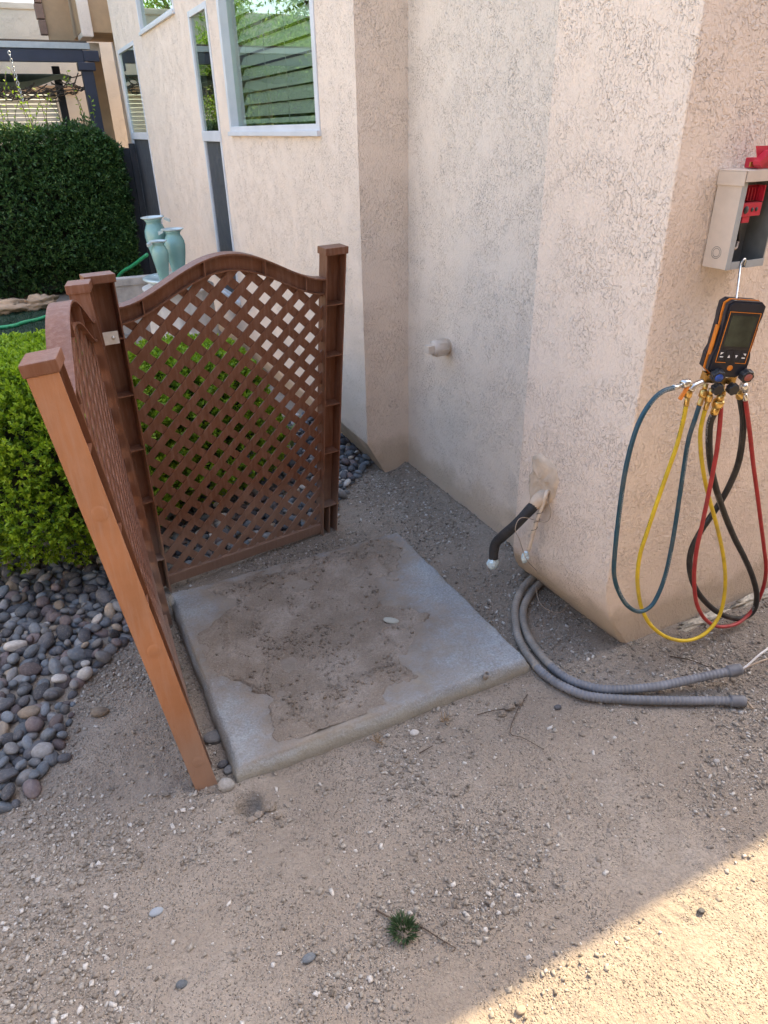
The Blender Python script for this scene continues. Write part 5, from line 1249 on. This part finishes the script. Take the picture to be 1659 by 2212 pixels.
# ---------------------------------------------------------------- gravel
def gravel(n, rmin, rmax, dens_cut, seed):
    g = np.random.default_rng(seed)
    # scatter over the ground in view, thicker in drifts
    x = -0.95+3.2*g.random(n*5); y = 0.50+2.45*g.random(n*5)
    d = fbm(x*3.1+2, y*3.1, 51, 4); keep = g.random(n*5) < np.clip((d-dens_cut)*5, 0.10, 1)
    keep &= ~((x > SX0-0.01) & (x < SX1+0.01) & (y > SY0-0.01) & (y < SY1+0.01)) & ~inside(x, y, bed) & (x < np.where(y > YW4, 1.5, 9)) & ~((y > 1.22) & (x > 1.53)) & ~((x > 0.2) & (y < 0.66+0.04*g.random(n*5)) & (g.random(n*5) < 0.8))
    x, y = x[keep][:n], y[keep][:n]; m = len(x); r = rmin+(rmax-rmin)*g.random(m)**3.2
    cube = np.array([(a, b, c) for a in (-1, 1) for b in (-1, 1) for c in (-1, 1)], float)*0.62
    V = cube[None]*(1+0.85*(g.random((m, 8, 3))-0.5)); V *= (r[:, None]*np.stack([1.25+0*r, 0.9+0*r, 0.6+0*r], 1)*(0.75+0.5*g.random((m, 3))))[:, None, :]
    a = g.random(m)*6.283; c, s = np.cos(a), np.sin(a); tl = 0.35*g.normal(size=m)
    V[..., 2] += V[..., 0]*tl[:, None]
    X_ = V[..., 0]*c[:, None]-V[..., 1]*s[:, None]; Y_ = V[..., 0]*s[:, None]+V[..., 1]*c[:, None]
    V[..., 0] = X_+x[:, None]; V[..., 1] = Y_+y[:, None]; V[..., 2] += (gh(x, y)+r*0.22)[:, None]
    fc = np.array([(0, 1, 3, 2), (4, 6, 7, 5), (0, 4, 5, 1), (2, 3, 7, 6), (0, 2, 6, 4), (1, 5, 7, 3)])
    F = (fc[None]+(np.arange(m)*8)[:, None, None]).reshape(-1, 4)
    me = npmesh('gravel', V.reshape(-1, 3), F); t = np.clip(0.60+0.27*g.normal(size=m), 0, 1)
    at2 = me.attributes.new('tint', 'FLOAT', 'POINT'); at2.data.foreach_set('value', np.repeat(t, 8).astype(np.float32)); return me
tag(link('gravel', gravel(24000, 0.0018, 0.0078, 0.38, 5), M['gravel']), 'pale angular gravel scattered over the bare earth', 'gravel', kind='stuff')
tag(link('fine_gravel', gravel(60000, 0.0010, 0.0032, 0.34, 6), M['gravel']), 'fine grit scattered over the bare earth', 'gravel', kind='stuff')

# crumbs of dried mud on the pad
Xc, Yc, Zc, Cc, Rc = [q.ravel() for q in CR_]; pr_ = (Cc > 0.01)*(0.15+1.0*(Rc < 0.022)+1.3*(np.clip(fbm(Xc*7, Yc*7, 79, 3)-0.5, 0, 1) > 0.03)); pr_ = pr_/pr_.sum()
sel = rng.choice(len(Xc), 1700, p=pr_); m = len(sel); r = 0.0012+0.0048*rng.random(m)**3
cube = np.array([(a, b, c) for a in (-1, 1) for b in (-1, 1) for c in (-1, 1)], float)*0.62
V = cube[None]*(1+0.8*(rng.random((m, 8, 3))-0.5))*(r[:, None]*(0.7+0.6*rng.random((m, 3))))[:, None, :]
V += np.stack([Xc[sel]+0.002*rng.normal(size=m), Yc[sel]+0.002*rng.normal(size=m), Zc[sel]+r*0.35], 1)[:, None, :]
fc_ = np.array([(0, 1, 3, 2), (4, 6, 7, 5), (0, 4, 5, 1), (2, 3, 7, 6), (0, 2, 6, 4), (1, 5, 7, 3)])
tag(link('mud_crumbs', npmesh('mud_crumbs', V.reshape(-1, 3), (fc_[None]+(np.arange(m)*8)[:, None, None]).reshape(-1, 4)), M['crust'], pad), kind='stuff')

# ---------------------------------------------------------------- twigs and weed
def twig(pts, r, label):
    P = [at_z(x, y, 0.006) for x, y in pts]; P = [(p[0], p[1], float(gh(p[0], p[1]))+0.004+0.004*(i % 2)) for i, p in enumerate(P)]
    tag(tube('twig', P, [r, r*0.6], M['twig'], None, 24, 6), label, 'twig')
twig([(1448, 1418), (1490, 1428), (1540, 1442), (1592, 1455)], 0.0018, 'thin dark twig above the conduit ends')
twig([(1140, 1500), (1120, 1530), (1102, 1580), (1130, 1595), (1175, 1620)], 0.0014, 'bent dark twig beside the front right corner of the pad')
twig([(905, 1625), (935, 1612)], 0.0018, 'short dark twig in front of the pad')
twig([(812, 1965), (850, 1985), (905, 1998), (945, 2025), (985, 2048)], 0.0022, 'brown stem lying under the weed')
twig([(1030, 1545), (1060, 1538), (1100, 1528), (1135, 1515)], 0.0014, 'thin root along the front edge of the pad')
wd_ = tag(empty('weed'), 'small grey-green weed tuft in the bare foreground earth', 'weed')
wc = at_z(872, 2012); n = 260
a = rng.random(n)*6.283; el = rng.random(n)**0.7; rr = 0.004+0.018*el
P = np.stack([wc[0]+rr*np.cos(a)*0.9, wc[1]+rr*np.sin(a)*1.05, 0.004+0.010*rng.random(n)*(1-el*0.4)], 1)
A = np.stack([np.cos(a)*el, np.sin(a)*el, 0.35+0.6*(1-el)+0.15*rng.normal(size=n)], 1)
leaves('leaves', P, A, 0.019*(0.6+0.7*rng.random(n)), 0.0034, M['leaf_weed'], wd_)
tube('stem', [(wc[0], wc[1], -0.005), (wc[0], wc[1], 0.012)], 0.002, M['twig'], wd_, 3, 6, True)
for x, y, n in ((818, 1605, 26), (962, 1560, 20)):
    c = at_z(x, y); P = np.tile(np.array([c[0], c[1], 0.002]), (n, 1))+0.004*rng.normal(size=(n, 3))*np.array([1, 1, 0])
    o = leaves('dry_grass_tuft', P, np.stack([0.6*rng.normal(size=n), 0.6*rng.normal(size=n), np.ones(n)], 1), 0.018+0.02*rng.random(n), 0.0016, M['dry'])
    tag(o, 'tiny tuft of dry grass in front of the pad', 'grass tuft', 'dry grass tufts by the pad')
bpy.context.view_layer.update()
